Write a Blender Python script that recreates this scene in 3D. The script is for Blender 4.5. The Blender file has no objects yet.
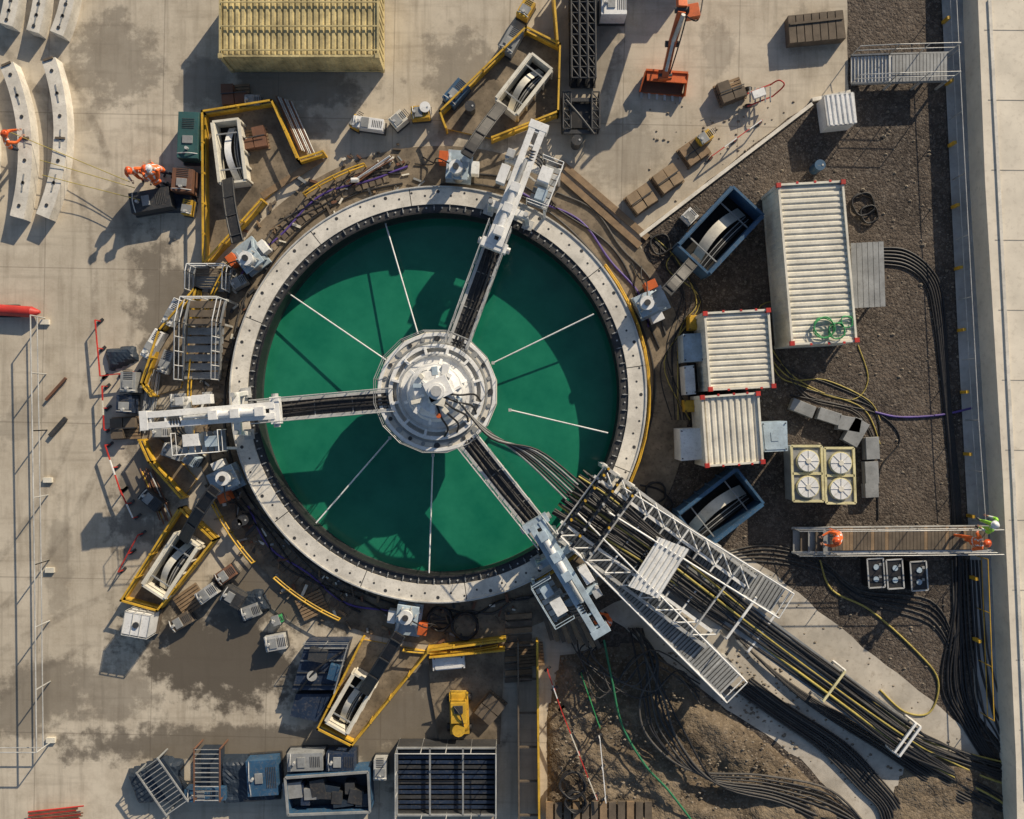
import bpy, math, random
from mathutils import Vector, Matrix, noise
random.seed(7)
R=random.random
def U(a,b): return a+(b-a)*R()
H=36.0; S=0.04
sc=bpy.context.scene
def W(px,py,z=0.0):
    k=S*(H-z)/H
    return Vector(((px-512)*k,(409.5-py)*k,z))
# ---------------------------------------------------------------- materials
def nn(nt,t,**k):
    n=nt.nodes.new(t)
    for a,b in k.items():
        setattr(n,a,b)
    return n
def base_mat(name):
    m=bpy.data.materials.new(name); m.use_nodes=True
    nt=m.node_tree; nt.nodes.clear()
    o=nn(nt,'ShaderNodeOutputMaterial'); p=nn(nt,'ShaderNodeBsdfPrincipled')
    nt.links.new(p.outputs[0],o.inputs[0])
    return m,nt,p
def noise_node(nt,pos,scale,detail=4,rough=.6):
    n=nn(nt,'ShaderNodeTexNoise'); n.inputs['Scale'].default_value=scale
    n.inputs['Detail'].default_value=detail; n.inputs['Roughness'].default_value=rough
    nt.links.new(pos,n.inputs['Vector']); return n
def maprange(nt,src,a,b,c=0,d=1,smooth=False):
    n=nn(nt,'ShaderNodeMapRange'); n.inputs[1].default_value=a;n.inputs[2].default_value=b
    n.inputs[3].default_value=c;n.inputs[4].default_value=d
    if smooth:n.interpolation_type='SMOOTHSTEP'
    nt.links.new(src,n.inputs[0]); return n.outputs[0]
def mix(nt,fac,a,b,mode='MIX'):
    n=nn(nt,'ShaderNodeMix',data_type='RGBA',blend_type=mode)
    if isinstance(fac,(int,float)): n.inputs[0].default_value=fac
    else: nt.links.new(fac,n.inputs[0])
    for i,x in ((6,a),(7,b)):
        if isinstance(x,(tuple,list)): n.inputs[i].default_value=(*x[:3],1)
        else: nt.links.new(x,n.inputs[i])
    return n.outputs[2]
def math_(nt,op,a,b=None):
    n=nn(nt,'ShaderNodeMath',operation=op)
    for i,x in enumerate((a,b)):
        if x is None: continue
        if isinstance(x,(int,float)): n.inputs[i].default_value=x
        else: nt.links.new(x,n.inputs[i])
    return n.outputs[0]
def bump(nt,p,h,strength,dist=.02):
    b=nn(nt,'ShaderNodeBump'); b.inputs['Strength'].default_value=strength; b.inputs['Distance'].default_value=dist
    nt.links.new(h,b.inputs['Height']); nt.links.new(b.outputs[0],p.inputs['Normal'])
def M(name,col,rough=.6,metal=0,var=.35,scale=1.5,dirt=.35,dirtcol=(.09,.07,.05),bs=25,bst=.25):
    m,nt,p=base_mat(name)
    pos=nn(nt,'ShaderNodeNewGeometry').outputs['Position']
    n1=noise_node(nt,pos,scale,5); n2=noise_node(nt,pos,scale*7,4,.7)
    f1=maprange(nt,n1.outputs[0],.3,.7,1-var,1+var*.4)
    c=mix(nt,1.0,col,(1,1,1),'MULTIPLY')
    vm=nn(nt,'ShaderNodeVectorMath',operation='SCALE'); nt.links.new(c,vm.inputs[0]); nt.links.new(f1,vm.inputs['Scale'])
    fd=maprange(nt,n2.outputs[0],.52,.72,0,dirt)
    c=mix(nt,fd,vm.outputs[0],dirtcol)
    nt.links.new(c,p.inputs['Base Color'])
    p.inputs['Roughness'].default_value=rough; p.inputs['Metallic'].default_value=metal
    n3=noise_node(nt,pos,bs,3); bump(nt,p,n3.outputs[0],bst,.01)
    return m
white=M('white_paint',(.82,.82,.80),.4,dirt=.3,var=.2)
offwhite=M('offwhite_steel',(.76,.72,.61),.5,dirt=.35,var=.25,dirtcol=(.25,.2,.13))
cream=M('cream_yellow_steel',(.58,.48,.24),.6,dirt=.75,var=.5,dirtcol=(.22,.16,.08))
yellow=M('yellow_paint',(.68,.41,.04),.5,dirt=.55,var=.4)
paleyel=M('pale_yellow_paint',(.74,.67,.38),.5,dirt=.35)
yellowh=M('yellow_hose_rubber',(.46,.37,.09),.55,dirt=.6)
orange=M('orange_paint',(.62,.13,.03),.45,dirt=.4)
red=M('red_paint',(.55,.04,.03),.5,dirt=.3)
blue=M('blue_paint',(.035,.10,.19),.5,dirt=.6,dirtcol=(.2,.18,.15))
navy=M('navy_steel',(.02,.035,.07),.45,dirt=.6,dirtcol=(.14,.13,.12))
ltblue=M('bluegrey_steel',(.42,.52,.60),.45,dirt=.35)
steel=M('galvanised_steel',(.56,.56,.54),.42,.2,dirt=.35)
grey=M('grey_paint',(.30,.31,.31),.5)
dark=M('dark_steel',(.045,.047,.05),.5,dirt=.5,dirtcol=(.15,.12,.09))
black=M('black_rubber',(.018,.018,.02),.5,dirt=.4,dirtcol=(.10,.085,.07))
rubber2=M('dusty_rubber',(.07,.065,.06),.65,dirt=.5,dirtcol=(.2,.17,.13))
wood=M('timber',(.28,.19,.11),.8,scale=3,dirt=.6)
woodd=M('weathered_timber',(.14,.11,.08),.85,scale=3,dirt=.5)
card=M('cardboard',(.32,.23,.14),.85,dirt=.3)
seg=M('precast_concrete',(.72,.68,.60),.75,dirt=.45,dirtcol=(.28,.25,.2),var=.3)
conc2=M('stained_concrete',(.34,.32,.28),.85,scale=.9,dirt=.6,dirtcol=(.12,.10,.08))
plat=M('muddy_platform_floor',(.25,.20,.14),.85,scale=1.2,var=.6,dirt=.8,dirtcol=(.065,.05,.036))
tarpm=M('blue_black_tarp',(.022,.035,.055),.45,scale=2,dirt=.3,dirtcol=(.12,.12,.12),bs=9,bst=.6)
rust=M('rusty_steel',(.18,.085,.05),.8,dirt=.5)
purple=M('purple_hose_rubber',(.10,.06,.28),.5)
green=M('green_hose_rubber',(.03,.20,.09),.5)
green2=M('green_plastic',(.05,.36,.12),.5)
teal=M('teal_paint',(.03,.10,.10))
skin=M('skin',(.45,.25,.17),.6,dirt=0,var=.1)
vesto=M('orange_hi_vis_cloth',(.85,.16,.03),.8,dirt=.15,scale=8)
vestg=M('yellow_green_hi_vis_cloth',(.35,.75,.08),.8,dirt=.15)
trous=M('navy_work_trousers',(.03,.035,.06),.85)
refl=M('reflective_tape',(.7,.72,.72),.4,dirt=0)
hair=M('dark_hair',(.03,.02,.015),.8)
holeblack=M('deep_shadowed_steel',(.012,.012,.012),.8)
wallm=M('wall_concrete',(.76,.69,.57),.85,scale=.6,var=.2,dirt=.4,dirtcol=(.42,.36,.28))
pathm=M('path_concrete',(.42,.42,.41),.85,scale=.7,var=.35,dirt=.4,dirtcol=(.2,.19,.17))
strip=M('slab_concrete',(.56,.51,.43),.85,scale=.6,var=.4,dirt=.5,dirtcol=(.26,.21,.15))

def ground_mat():
    m,nt,p=base_mat('yard_concrete')
    pos=nn(nt,'ShaderNodeNewGeometry').outputs['Position']
    a=noise_node(nt,pos,.16,6,.62); b=noise_node(nt,pos,.8,7,.72); c=noise_node(nt,pos,14,4,.7)
    col=mix(nt,maprange(nt,a.outputs[0],.35,.65),(.44,.385,.30),(.62,.55,.44))
    col=mix(nt,maprange(nt,b.outputs[0],.44,.72,0,.7),col,(.31,.255,.185))
    col=mix(nt,maprange(nt,c.outputs[0],.35,.8,0,.35),col,(.62,.56,.46))
    mp=nn(nt,'ShaderNodeMapping'); mp.inputs['Scale'].default_value=(3.5,.25,1); mp.inputs['Rotation'].default_value=(0,0,.12)
    nt.links.new(pos,mp.inputs[0]); st=noise_node(nt,mp.outputs[0],1,4,.6)
    col=mix(nt,maprange(nt,st.outputs[0],.50,.78,0,.55),col,(.24,.20,.15))
    mp=nn(nt,'ShaderNodeMapping'); mp.inputs['Scale'].default_value=(.2,2.8,1); mp.inputs['Rotation'].default_value=(0,0,.5)
    nt.links.new(pos,mp.inputs[0]); st=noise_node(nt,mp.outputs[0],1,4,.6)
    col=mix(nt,maprange(nt,st.outputs[0],.54,.8,0,.5),col,(.22,.185,.14))
    # tyre tracks: pairs of arcs
    for (x,y,rpx,s_) in ((-300,300,395,.45),(-300,300,432,.45),(330,1150,560,.4),(330,1150,597,.4),(250,-330,470,.3),(250,-330,505,.3)):
        w=W(x,y); vs_=nn(nt,'ShaderNodeVectorMath',operation='DISTANCE'); nt.links.new(pos,vs_.inputs[0]); vs_.inputs[1].default_value=w
        dd=math_(nt,'ABSOLUTE',math_(nt,'SUBTRACT',vs_.outputs['Value'],rpx*S))
        f=math_(nt,'MULTIPLY',maprange(nt,dd,.22,.08,0,s_,True),maprange(nt,b.outputs[0],.38,.6))
        col=mix(nt,f,col,(.15,.125,.095))
    br=nn(nt,'ShaderNodeTexBrick'); br.offset=0; br.inputs['Scale'].default_value=1
    br.inputs['Brick Width'].default_value=4.6; br.inputs['Row Height'].default_value=6.2; br.inputs['Mortar Size'].default_value=.022
    mp=nn(nt,'ShaderNodeMapping'); mp.inputs['Rotation'].default_value=(0,0,.02); mp.inputs['Location'].default_value=(.4,.9,0); nt.links.new(pos,mp.inputs[0]); nt.links.new(mp.outputs[0],br.inputs['Vector'])
    col=mix(nt,math_(nt,'MULTIPLY',br.outputs['Fac'],.4),col,(.16,.13,.10))
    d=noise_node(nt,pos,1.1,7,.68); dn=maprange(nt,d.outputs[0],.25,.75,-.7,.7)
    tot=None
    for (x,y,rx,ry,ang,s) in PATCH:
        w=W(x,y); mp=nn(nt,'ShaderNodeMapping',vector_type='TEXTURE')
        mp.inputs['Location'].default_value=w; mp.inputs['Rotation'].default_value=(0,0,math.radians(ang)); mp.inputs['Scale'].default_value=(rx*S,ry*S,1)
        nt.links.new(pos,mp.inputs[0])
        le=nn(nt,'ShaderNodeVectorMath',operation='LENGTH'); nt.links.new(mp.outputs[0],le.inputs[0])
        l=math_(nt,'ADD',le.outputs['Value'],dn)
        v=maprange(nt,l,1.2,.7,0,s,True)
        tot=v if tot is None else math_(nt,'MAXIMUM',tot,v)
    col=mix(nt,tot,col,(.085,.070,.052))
    nt.links.new(col,p.inputs['Base Color'])
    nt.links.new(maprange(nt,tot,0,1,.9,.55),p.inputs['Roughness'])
    bump(nt,p,c.outputs[0],.35,.01)
    return m
PATCH=[(115,60,45,45,20,.5),(205,85,32,28,0,.5),(300,85,75,22,0,.6),(218,655,90,52,-15,.92),(80,120,20,14,0,.3),  # damp stains, plus cast shade painted as dark blotches, strongest at lower left
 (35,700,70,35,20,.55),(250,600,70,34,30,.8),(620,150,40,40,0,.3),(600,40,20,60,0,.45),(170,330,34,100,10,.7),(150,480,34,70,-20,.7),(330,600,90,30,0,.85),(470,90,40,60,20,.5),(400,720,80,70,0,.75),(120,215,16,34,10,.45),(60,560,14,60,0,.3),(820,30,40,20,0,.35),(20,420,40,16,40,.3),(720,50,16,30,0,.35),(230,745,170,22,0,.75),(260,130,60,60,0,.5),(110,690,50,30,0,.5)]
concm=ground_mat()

def gravel_mat(name,c1,c2,c3,sc_=9):
    m,nt,p=base_mat(name)
    pos=nn(nt,'ShaderNodeNewGeometry').outputs['Position']
    v=nn(nt,'ShaderNodeTexVoronoi'); v.inputs['Scale'].default_value=sc_; nt.links.new(pos,v.inputs['Vector'])
    v2=nn(nt,'ShaderNodeTexVoronoi'); v2.inputs['Scale'].default_value=sc_*2.6; nt.links.new(pos,v2.inputs['Vector'])
    a=noise_node(nt,pos,.35,6,.65); b=noise_node(nt,pos,1.8,6,.72)
    sep=nn(nt,'ShaderNodeSeparateColor'); nt.links.new(v.outputs['Color'],sep.inputs[0])
    sep2=nn(nt,'ShaderNodeSeparateColor'); nt.links.new(v2.outputs['Color'],sep2.inputs[0])
    col=mix(nt,maprange(nt,a.outputs[0],.38,.62),c1,c2)
    col=mix(nt,maprange(nt,b.outputs[0],.42,.68,0,.7),col,tuple(x*.5 for x in c1))
    col=mix(nt,maprange(nt,sep.outputs[0],.7,1,0,.5),col,c3)
    col=mix(nt,maprange(nt,sep2.outputs[0],.75,1,0,.7),col,c3)
    nt.links.new(col,p.inputs['Base Color']); p.inputs['Roughness'].default_value=.95
    h=math_(nt,'ADD',v.outputs['Distance'],math_(nt,'MULTIPLY',v2.outputs['Distance'],.6))
    bump(nt,p,h,.7,-.05)
    return m
gravm=gravel_mat('dark_gravel',(.055,.043,.035),(.115,.09,.07),(.20,.17,.14))
dirtm=gravel_mat('brown_earth',(.115,.085,.055),(.23,.18,.12),(.25,.20,.145),6)
stonem=M('stone',(.26,.22,.17),.9,scale=6,var=.6)
def water_mat():
    m,nt,p=base_mat('green_water')
    pos=nn(nt,'ShaderNodeNewGeometry').outputs['Position']
    a=noise_node(nt,pos,.5,6,.65); b=noise_node(nt,pos,5,3)
    c=mix(nt,maprange(nt,a.outputs[0],.3,.7),(.005,.135,.08),(.02,.215,.125))
    nt.links.new(c,p.inputs['Base Color']); p.inputs['Roughness'].default_value=.12
    bump(nt,p,b.outputs[0],.15,.01); return m
waterm=water_mat()

# ---------------------------------------------------------------- builder
class B:
    def __init__(s,name): s.name=name; s.v=[];s.f=[];s.mi=[];s.mats=[];s.sm=[]
    def add(s,vs,fs,mat,smooth=False):
        if mat not in s.mats: s.mats.append(mat)
        k=s.mats.index(mat); o=len(s.v); s.v+= [tuple(v) for v in vs]
        for f in fs: s.f.append([i+o for i in f]); s.mi.append(k); s.sm.append(smooth)
    def obox(s,c,ax,ay,az,mat):
        c=Vector(c);vs=[c+ax*i+ay*j+az*k for k in(-1,1) for j in(-1,1) for i in(-1,1)]
        s.add(vs,[(0,2,3,1),(4,5,7,6),(0,1,5,4),(2,6,7,3),(0,4,6,2),(1,3,7,5)],mat)
    def box(s,c,sz,rot=0,mat=None):
        r=math.radians(rot); X=Vector((math.cos(r),math.sin(r),0));Y=Vector((-math.sin(r),math.cos(r),0))
        s.obox(c,X*sz[0]/2,Y*sz[1]/2,Vector((0,0,sz[2]/2)),mat)
    def beam(s,p,q,w,h,mat):
        p=Vector(p);q=Vector(q);d=q-p
        if d.length<1e-5:return
        u=d.normalized(); up=Vector((0,0,1)) if abs(u.z)<.95 else Vector((0,1,0))
        x=u.cross(up).normalized(); y=x.cross(u).normalized()
        s.obox((p+q)/2,x*w/2,d/2,y*h/2,mat)
    def prism(s,pts,z0,z1,mat,side=None):
        n=len(pts)
        a=sum(pts[i][0]*pts[(i+1)%n][1]-pts[(i+1)%n][0]*pts[i][1] for i in range(n))
        if a<0: pts=list(reversed(pts))
        vs=[(x[0],x[1],z0) for x in pts]+[(x[0],x[1],z1) for x in pts]
        s.add(vs,[list(range(n,2*n))],mat)
        s.add(vs,[list(range(n-1,-1,-1))]+[(i,(i+1)%n,n+(i+1)%n,n+i) for i in range(n)],side or mat)
    def pp(s,pts,z0,z1,mat,side=None): s.prism([W(x,y,z1) for x,y in pts],z0,z1,mat,side)
    def cyl(s,p,q,r,mat,n=12,r2=None):
        p=Vector(p);q=Vector(q);r2=r if r2 is None else r2
        u=(q-p).normalized(); up=Vector((0,0,1)) if abs(u.z)<.95 else Vector((0,1,0))
        x=u.cross(up).normalized();y=x.cross(u).normalized()
        vs=[];
        for c,rr in((p,r),(q,r2)):
            for i in range(n):
                t=2*math.pi*i/n; vs.append(c+x*math.cos(t)*rr+y*math.sin(t)*rr)
        s.add(vs,[(i,n+i,n+(i+1)%n,(i+1)%n) for i in range(n)],mat,True)
        s.add(vs,[list(range(n)),list(range(2*n-1,n-1,-1))],mat)
    def tube(s,pts,r,mat,n=6,closed=False,res=6):
        P=[Vector(p) for p in pts]
        if len(P)>2 and res>1:
            Q=[]
            for i in range(len(P)-1):
                p0=P[max(i-1,0)];p1=P[i];p2=P[i+1];p3=P[min(i+2,len(P)-1)]
                for k in range(res):
                    t=k/res; Q.append(.5*((2*p1)+(p2-p0)*t+(2*p0-5*p1+4*p2-p3)*t*t+(3*p1-p0-3*p2+p3)*t**3))
            Q.append(P[-1]);P=Q
        vs=[]
        for i,c in enumerate(P):
            d=(P[min(i+1,len(P)-1)]-P[max(i-1,0)])
            u=d.normalized() if d.length>1e-6 else Vector((1,0,0))
            up=Vector((0,0,1)) if abs(u.z)<.9 else Vector((0,1,0))
            x=u.cross(up).normalized();y=x.cross(u)
            for k in range(n):
                t=2*math.pi*k/n; vs.append(c+x*math.cos(t)*r+y*math.sin(t)*r)
        fs=[(i*n+k,i*n+(k+1)%n,(i+1)*n+(k+1)%n,(i+1)*n+k) for i in range(len(P)-1) for k in range(n)]
        s.add(vs,fs,mat,True)
        s.add(vs,[list(range(n)),list(range(len(vs)-1,len(vs)-n-1,-1))],mat)
    def hose(s,pts,r,mat,z=0,n=6,res=6):
        s.tube([W(p[0],p[1],(p[2] if len(p)>2 else z)+r) for p in pts],r,mat,n,res=res)
    def rail(s,pts,h,mat,sp=1.5,r=.024,mid=True,toe=None):
        P=[Vector(p) for p in pts];Z=Vector((0,0,h))
        for a,b in zip(P,P[1:]):
            s.tube([a+Z,b+Z],r,mat,5)
            if mid: s.tube([a+Z*.55,b+Z*.55],r*.85,mat,5)
            n=max(1,round((b-a).length/sp))
            for i in range(n+1):
                c=a.lerp(b,i/n); s.tube([c,c+Z],r,mat,5)
    def truss(s,p,q,w,h,r,mat,n=8):
        p=Vector(p);q=Vector(q);u=(q-p).normalized();x=u.cross(Vector((0,0,1))).normalized()*w/2;Z=Vector((0,0,h))
        for o in(x,-x):
            for z in(Vector(),Z): s.tube([p+o+z,q+o+z],r,mat,5)
        for i in range(n+1):
            c=p.lerp(q,i/n)
            s.tube([c+x+Z,c-x+Z],r*.7,mat,4); 
            for o in(x,-x): s.tube([c+o,c+o+Z],r*.7,mat,4)
            if i<n:
                d=p.lerp(q,(i+1)/n)
                s.tube([c+x+Z,d-x+Z],r*.7,mat,4)
                for o in(x,-x): s.tube([c+o,d+o+Z],r*.7,mat,4)
    def ringsec(s,C,r0,r1,z0,z1,a0,a1,mat,n=None):
        n=n or max(2,int(abs(a1-a0)/3)); vs=[]
        full=abs(a1-a0)>=359.9
        m=n if full else n+1
        for i in range(m):
            t=math.radians(a0+(a1-a0)*i/n);c,q=math.cos(t),math.sin(t)
            for r,z in((r0,z0),(r1,z0),(r1,z1),(r0,z1)): vs.append((C[0]+c*r,C[1]+q*r,z))
        fs=[]
        for i in range(n):
            j=(i+1)%m
            for k in range(4): fs.append((i*4+k,j*4+k,j*4+(k+1)%4,i*4+(k+1)%4))
        s.add(vs,fs,mat)
        if not full: s.add(vs,[(3,2,1,0),(n*4,n*4+1,n*4+2,n*4+3)],mat)
    def corr(s,o,L,Wd,N,n,dep,mat):
        o=Vector(o);prof=[(0,0),(.3,0),(.42,1),(.88,1),(1,0)];a=[]
        for i in range(n):
            for t,h in prof[:-1]: a.append(((i+t)/n,h))
        a.append((1,0)); vs=[]
        for t,h in a:
            b=o+L*t+N*h*dep; vs+=[b,b+Wd]
        s.add(vs,[(2*i,2*i+2,2*i+3,2*i+1) for i in range(len(a)-1)],mat)
    def done(s,parent=None,bev=0):
        me=bpy.data.meshes.new(s.name); me.from_pydata(s.v,[],s.f)
        for m in s.mats: me.materials.append(m)
        me.polygons.foreach_set('material_index',s.mi); me.polygons.foreach_set('use_smooth',s.sm); me.update()
        ob=bpy.data.objects.new(s.name,me); sc.collection.objects.link(ob)
        if parent: ob.parent=parent
        if bev:
            b=ob.modifiers.new('b','BEVEL');b.width=bev;b.segments=2;b.limit_method='ANGLE'
        return ob
def empty(n):
    e=bpy.data.objects.new(n,None); sc.collection.objects.link(e); e.empty_display_size=.1; return e

ZR=1.0
C=W(438,394.5,ZR)
K=S*(H-ZR)/H
# ---------------------------------------------------------------- ground
def rough_poly(pts,amp=6,step=14):
    out=[]
    for i,(a,b) in enumerate(zip(pts,pts[1:]+pts[:1])):
        L=math.dist(a,b);n=max(1,int(L/step))
        for k in range(n):
            t=k/n;x=a[0]+(b[0]-a[0])*t;y=a[1]+(b[1]-a[1])*t
            v=noise.noise(Vector((x*.05,y*.05,3.3)))*amp;w=noise.noise(Vector((x*.05,y*.05,9.3)))*amp
            out.append((x+v,y+w))
    return out
def sheet(name,pts,z,mat):
    from mathutils.geometry import tessellate_polygon
    P=[W(x,y,0) for x,y in pts]; P=[Vector((p.x,p.y,z)) for p in P]
    tr=tessellate_polygon([P]); b=B(name)
    fs=[]
    for t in tr:
        a,c,d=[P[i] for i in t]
        fs.append(t if (c-a).cross(d-a).z>0 else t[::-1])
    b.add(P,fs,mat); return b.done()
g=B('ground'); n=144; vs=[]
for rr in(198*K,60,600):
    for i in range(n):
        t=2*math.pi*i/n; vs.append((C.x+rr*math.cos(t),C.y+rr*math.sin(t),0))
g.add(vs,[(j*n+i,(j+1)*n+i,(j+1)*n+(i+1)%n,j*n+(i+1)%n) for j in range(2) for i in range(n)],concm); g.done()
sheet('gravel_yard',rough_poly([(848,-400),(946,-400),(948,100),(966,400),(975,700),(1000,735),(1600,900),(1600,1300),(560,1300),(610,700),(570,575),(642,490),(660,330),(640,235),(812,100),(848,92)],3),.004,gravm)
sheet('path',[(930,-600),(968,-600),(975,0),(1004,500),(1014,760),(978,715),(958,350),(941,0)],.05,pathm)
sheet('concrete_track',rough_poly([(735,548),(775,575),(965,728),(1000,760),(985,775),(930,800),(900,822),(860,819),(800,760),(715,700),(600,610)],4),.012,strip)
def inpoly(x,y,p):
    c=False;j=len(p)-1
    for i in range(len(p)):
        if (p[i][1]>y)!=(p[j][1]>y) and x<(p[j][0]-p[i][0])*(y-p[i][1])/(p[j][1]-p[i][1])+p[i][0]: c=not c
        j=i
    return c
def distpoly(x,y,p):
    d=1e9
    for a,b in zip(p,p[1:]+p[:1]):
        ax,ay=a;bx,by=b;l=(bx-ax)**2+(by-ay)**2
        t=max(0,min(1,((x-ax)*(bx-ax)+(y-ay)*(by-ay))/l)); d=min(d,math.hypot(x-ax-t*(bx-ax),y-ay-t*(by-ay)))
    return d
def mound(name,poly,amp,mat,step=4,seed=0):
    xs=[p[0] for p in poly];ys=[p[1] for p in poly];x0,x1,y0,y1=min(xs),max(xs),min(ys),max(ys)
    nx=int((x1-x0)/step)+1;ny=int((y1-y0)/step)+1;vs=[]
    for j in range(ny+1):
        for i in range(nx+1):
            x=x0+i*step;y=y0+j*step;d=distpoly(x,y,poly)*(1 if inpoly(x,y,poly) else -1)
            k=max(-.3,min(1,d/18)); q=Vector((x*.02+seed,y*.02,seed))
            h=.5+noise.noise(q)*.8+noise.noise(q*4)*.35+noise.noise(q*11)*.2
            p=W(x,y,0); p.z=.02+k*amp*max(.05,h)-(.1 if k<=0 else 0); vs.append(p)
    b=B(name);b.add(vs,[(j*(nx+1)+i,(j+1)*(nx+1)+i,(j+1)*(nx+1)+i+1,j*(nx+1)+i+1) for j in range(ny) for i in range(nx)],mat,True); b.done()
MP=[(560,655),(640,640),(700,690),(790,760),(870,830),(880,1000),(548,1000),(545,720)]
mound('earth_mound',MP,.5,dirtm,4,2)
mound('rubble_bank',[(905,760),(960,752),(1010,775),(1100,790),(1100,900),(890,900),(880,822)],.35,dirtm,5,5)
st=B('scattered_stones')
ico=[(0,0,1),(.9,0,.3),(.28,.85,.3),(-.72,.53,.3),(-.72,-.53,.3),(.28,-.85,.3)]
for _ in range(2600):
    if R()<.6: x,y=U(555,800),U(650,900)
    else: x,y=U(640,960),U(100,819)
    if x<648 and y<600: continue
    w=W(x,y);s=U(.015,.07)*(1.4 if R()<.05 else 1);a=U(0,6);z=.0 if x>800 or y<640 else U(.1,.35)
    if y>=650 and x<800 and not inpoly(x,y,MP): z=0
    ca,sa=math.cos(a),math.sin(a)
    st.add([(w.x+(p[0]*ca-p[1]*sa)*s*1.3,w.y+(p[0]*sa+p[1]*ca)*s,z+p[2]*s) for p in ico],[(0,1,2),(0,2,3),(0,3,4),(0,4,5),(0,5,1)],stonem)
st.done()
b=B('boundary_wall')
b.pp([(964,-700),(1600,-700),(1600,1500),(1030,1500),(1016,760),(1003,480),(985,180),(978,0)],0,1.2,wallm)
for i in range(14):
    y=-40+i*70; x=980+(y/480)*24
    b.beam(W(x+3,y,1.2)+Vector((0,0,.004)),W(1500,y+4,1.2)+Vector((0,0,.004)),.025,.01,conc2)
b.beam(W(980,0,1.2)+Vector((.35,0,.03)),W(1004,480,1.2)+Vector((.35,0,.03)),.12,.06,seg)
b.beam(W(1004,480,1.2)+Vector((.35,0,.03)),W(1018,800,1.2)+Vector((.35,0,.03)),.12,.06,seg)
b.done()
b=B('path_guard_rail')
b.rail([W(943,0,0),W(952,180,0),W(965,420,0),W(972,520,0)],1.05,steel,2.4,.018)
b.rail([W(974,555,0),W(980,712,0)],1.05,yellow,2.4,.02)
b.rail([W(1000,560,.05),W(1006,700,.05)],1.0,yellow,1.2,.02)
for i in range(11): b.box(W(946+i*3.1,20+i*62,.3),(.12,.12,.5),5,yellow)
b.done()
b=B('kerb')
b.beam(W(640,236,.07),W(812,104,.07),.14,.14,seg); b.beam(W(812,100,.07),W(850,92,.07),.14,.14,seg); b.done()

# ---------------------------------------------------------------- shaft
def polar(rpx,ang,z,zs=None):
    r=rpx*K; t=math.radians(ang); return Vector((C.x+r*math.cos(t),C.y+r*math.sin(t),z))
cp=B('collar_slab'); cp.ringsec(C,205*K,256*K,0,.03,0,360,plat,120); cp.done()
shaft=empty('shaft_caisson')
WZ=-.2
b=B('ring_wall'); 
nseg=12
for i in range(nseg):
    a=i*360/nseg+8
    b.ringsec(C,190.5*K,209*K,0,ZR,a+.12,a+360/nseg-.12,seg,14)
b.ringsec(C,192*K,207.5*K,WZ-.8,ZR-.03,0,360,dark,120)
b.done(shaft)
b=B('ring_fittings')
for i in range(96):
    a=i*3.75; p=polar(199 if i%2 else 203,a,ZR); b.cyl(p,p+Vector((0,0,.006)),.045 if i%4 else .07,dark,8)
b.ringsec(C,207.2*K,208.4*K,ZR,ZR+.05,0,360,steel,120)
b.done(shaft)
b=B('bolted_flange'); b.ringsec(C,182.5*K,190.4*K,WZ-.8,ZR-.06,0,360,dark,150)
b.ringsec(C,181.5*K,183*K,.2,ZR+.02,0,360,black,150)
for i in range(150):
    p=polar(187,i*2.4,ZR-.06); b.cyl(p,p+Vector((0,0,.05)),.035,steel,6)
    if i%2==0: b.box(p+Vector((0,0,.04)),(.2,.03,.08),i*2.4,grey)
b.done(shaft)
b=B('water'); n=96
b.add([polar(184,i*360/n,WZ) for i in range(n)],[list(range(n))],waterm); wo=b.done()
b=B('yellow_edge_rail')
for a0,a1,r in((-62,38,214),(108,124,246),(146,160,252),(172,190,254),(205,222,255),(228,246,250),(262,283,262)):
    for z in(.25,.6): b.tube([polar(r,a0+(a1-a0)*i/16,z) for i in range(17)],.035,yellow,5,res=1)
    for i in range(0,17,4): b.tube([polar(r,a0+(a1-a0)*i/16,0),polar(r,a0+(a1-a0)*i/16,.6)],.03,yellow,5)
b.done()
b=B('perimeter_hoses')
for r,m,a0,a1 in((226,purple,18,70),(229,black,12,80),(232,black,100,150),(235,purple,98,152),(238,rubber2,102,148),(228,black,205,262),(231,purple,210,258),(234,black,204,250),(224,black,270,300),(227,rubber2,268,296),(220,black,100,258),(241,black,150,200),(222,rubber2,150,250),(217,black,-40,90),(243,rubber2,15,60)):
    b.tube([polar(r+3.5*math.sin(i*.9+r),a0+(a1-a0)*i/14,.07) for i in range(15)],.045,m,6)
b.done()
b=B('timber_walkway')
for (x1,y1,x2,y2) in ((552,168,640,246),(560,162,648,238),(262,196,322,158),(236,232,262,200)):
    b.beam(W(x1,y1,.1),W(x2,y2,.1),.26,.06,wood)
b.done()
b=B('dark_plank_walkway')
for i in range(26):
    a=104+i*1.9; b.beam(polar(225,a,.05),polar(243,a+U(-.3,.3),.05),.22,.05,woodd if i%3 else plat)
for i in range(44):
    a=165+i*1.9; b.beam(polar(U(216,222),a,.05),polar(244,a+U(-.3,.3),.05),.22,.05,woodd if i%4 else plat)
b.done()
b=B('scattered_site_debris')
for i in range(300):
    p=polar(U(213,262),U(95,290),.05)
    L_=U(.05,.4)*(2 if R()<.1 else 1); b.box(p+Vector((0,0,.03)),(L_,U(.04,.12),U(.03,.12)),U(0,180),random.choice([woodd,wood,dark,grey,rust,woodd,offwhite,plat]))
b.done()

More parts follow.
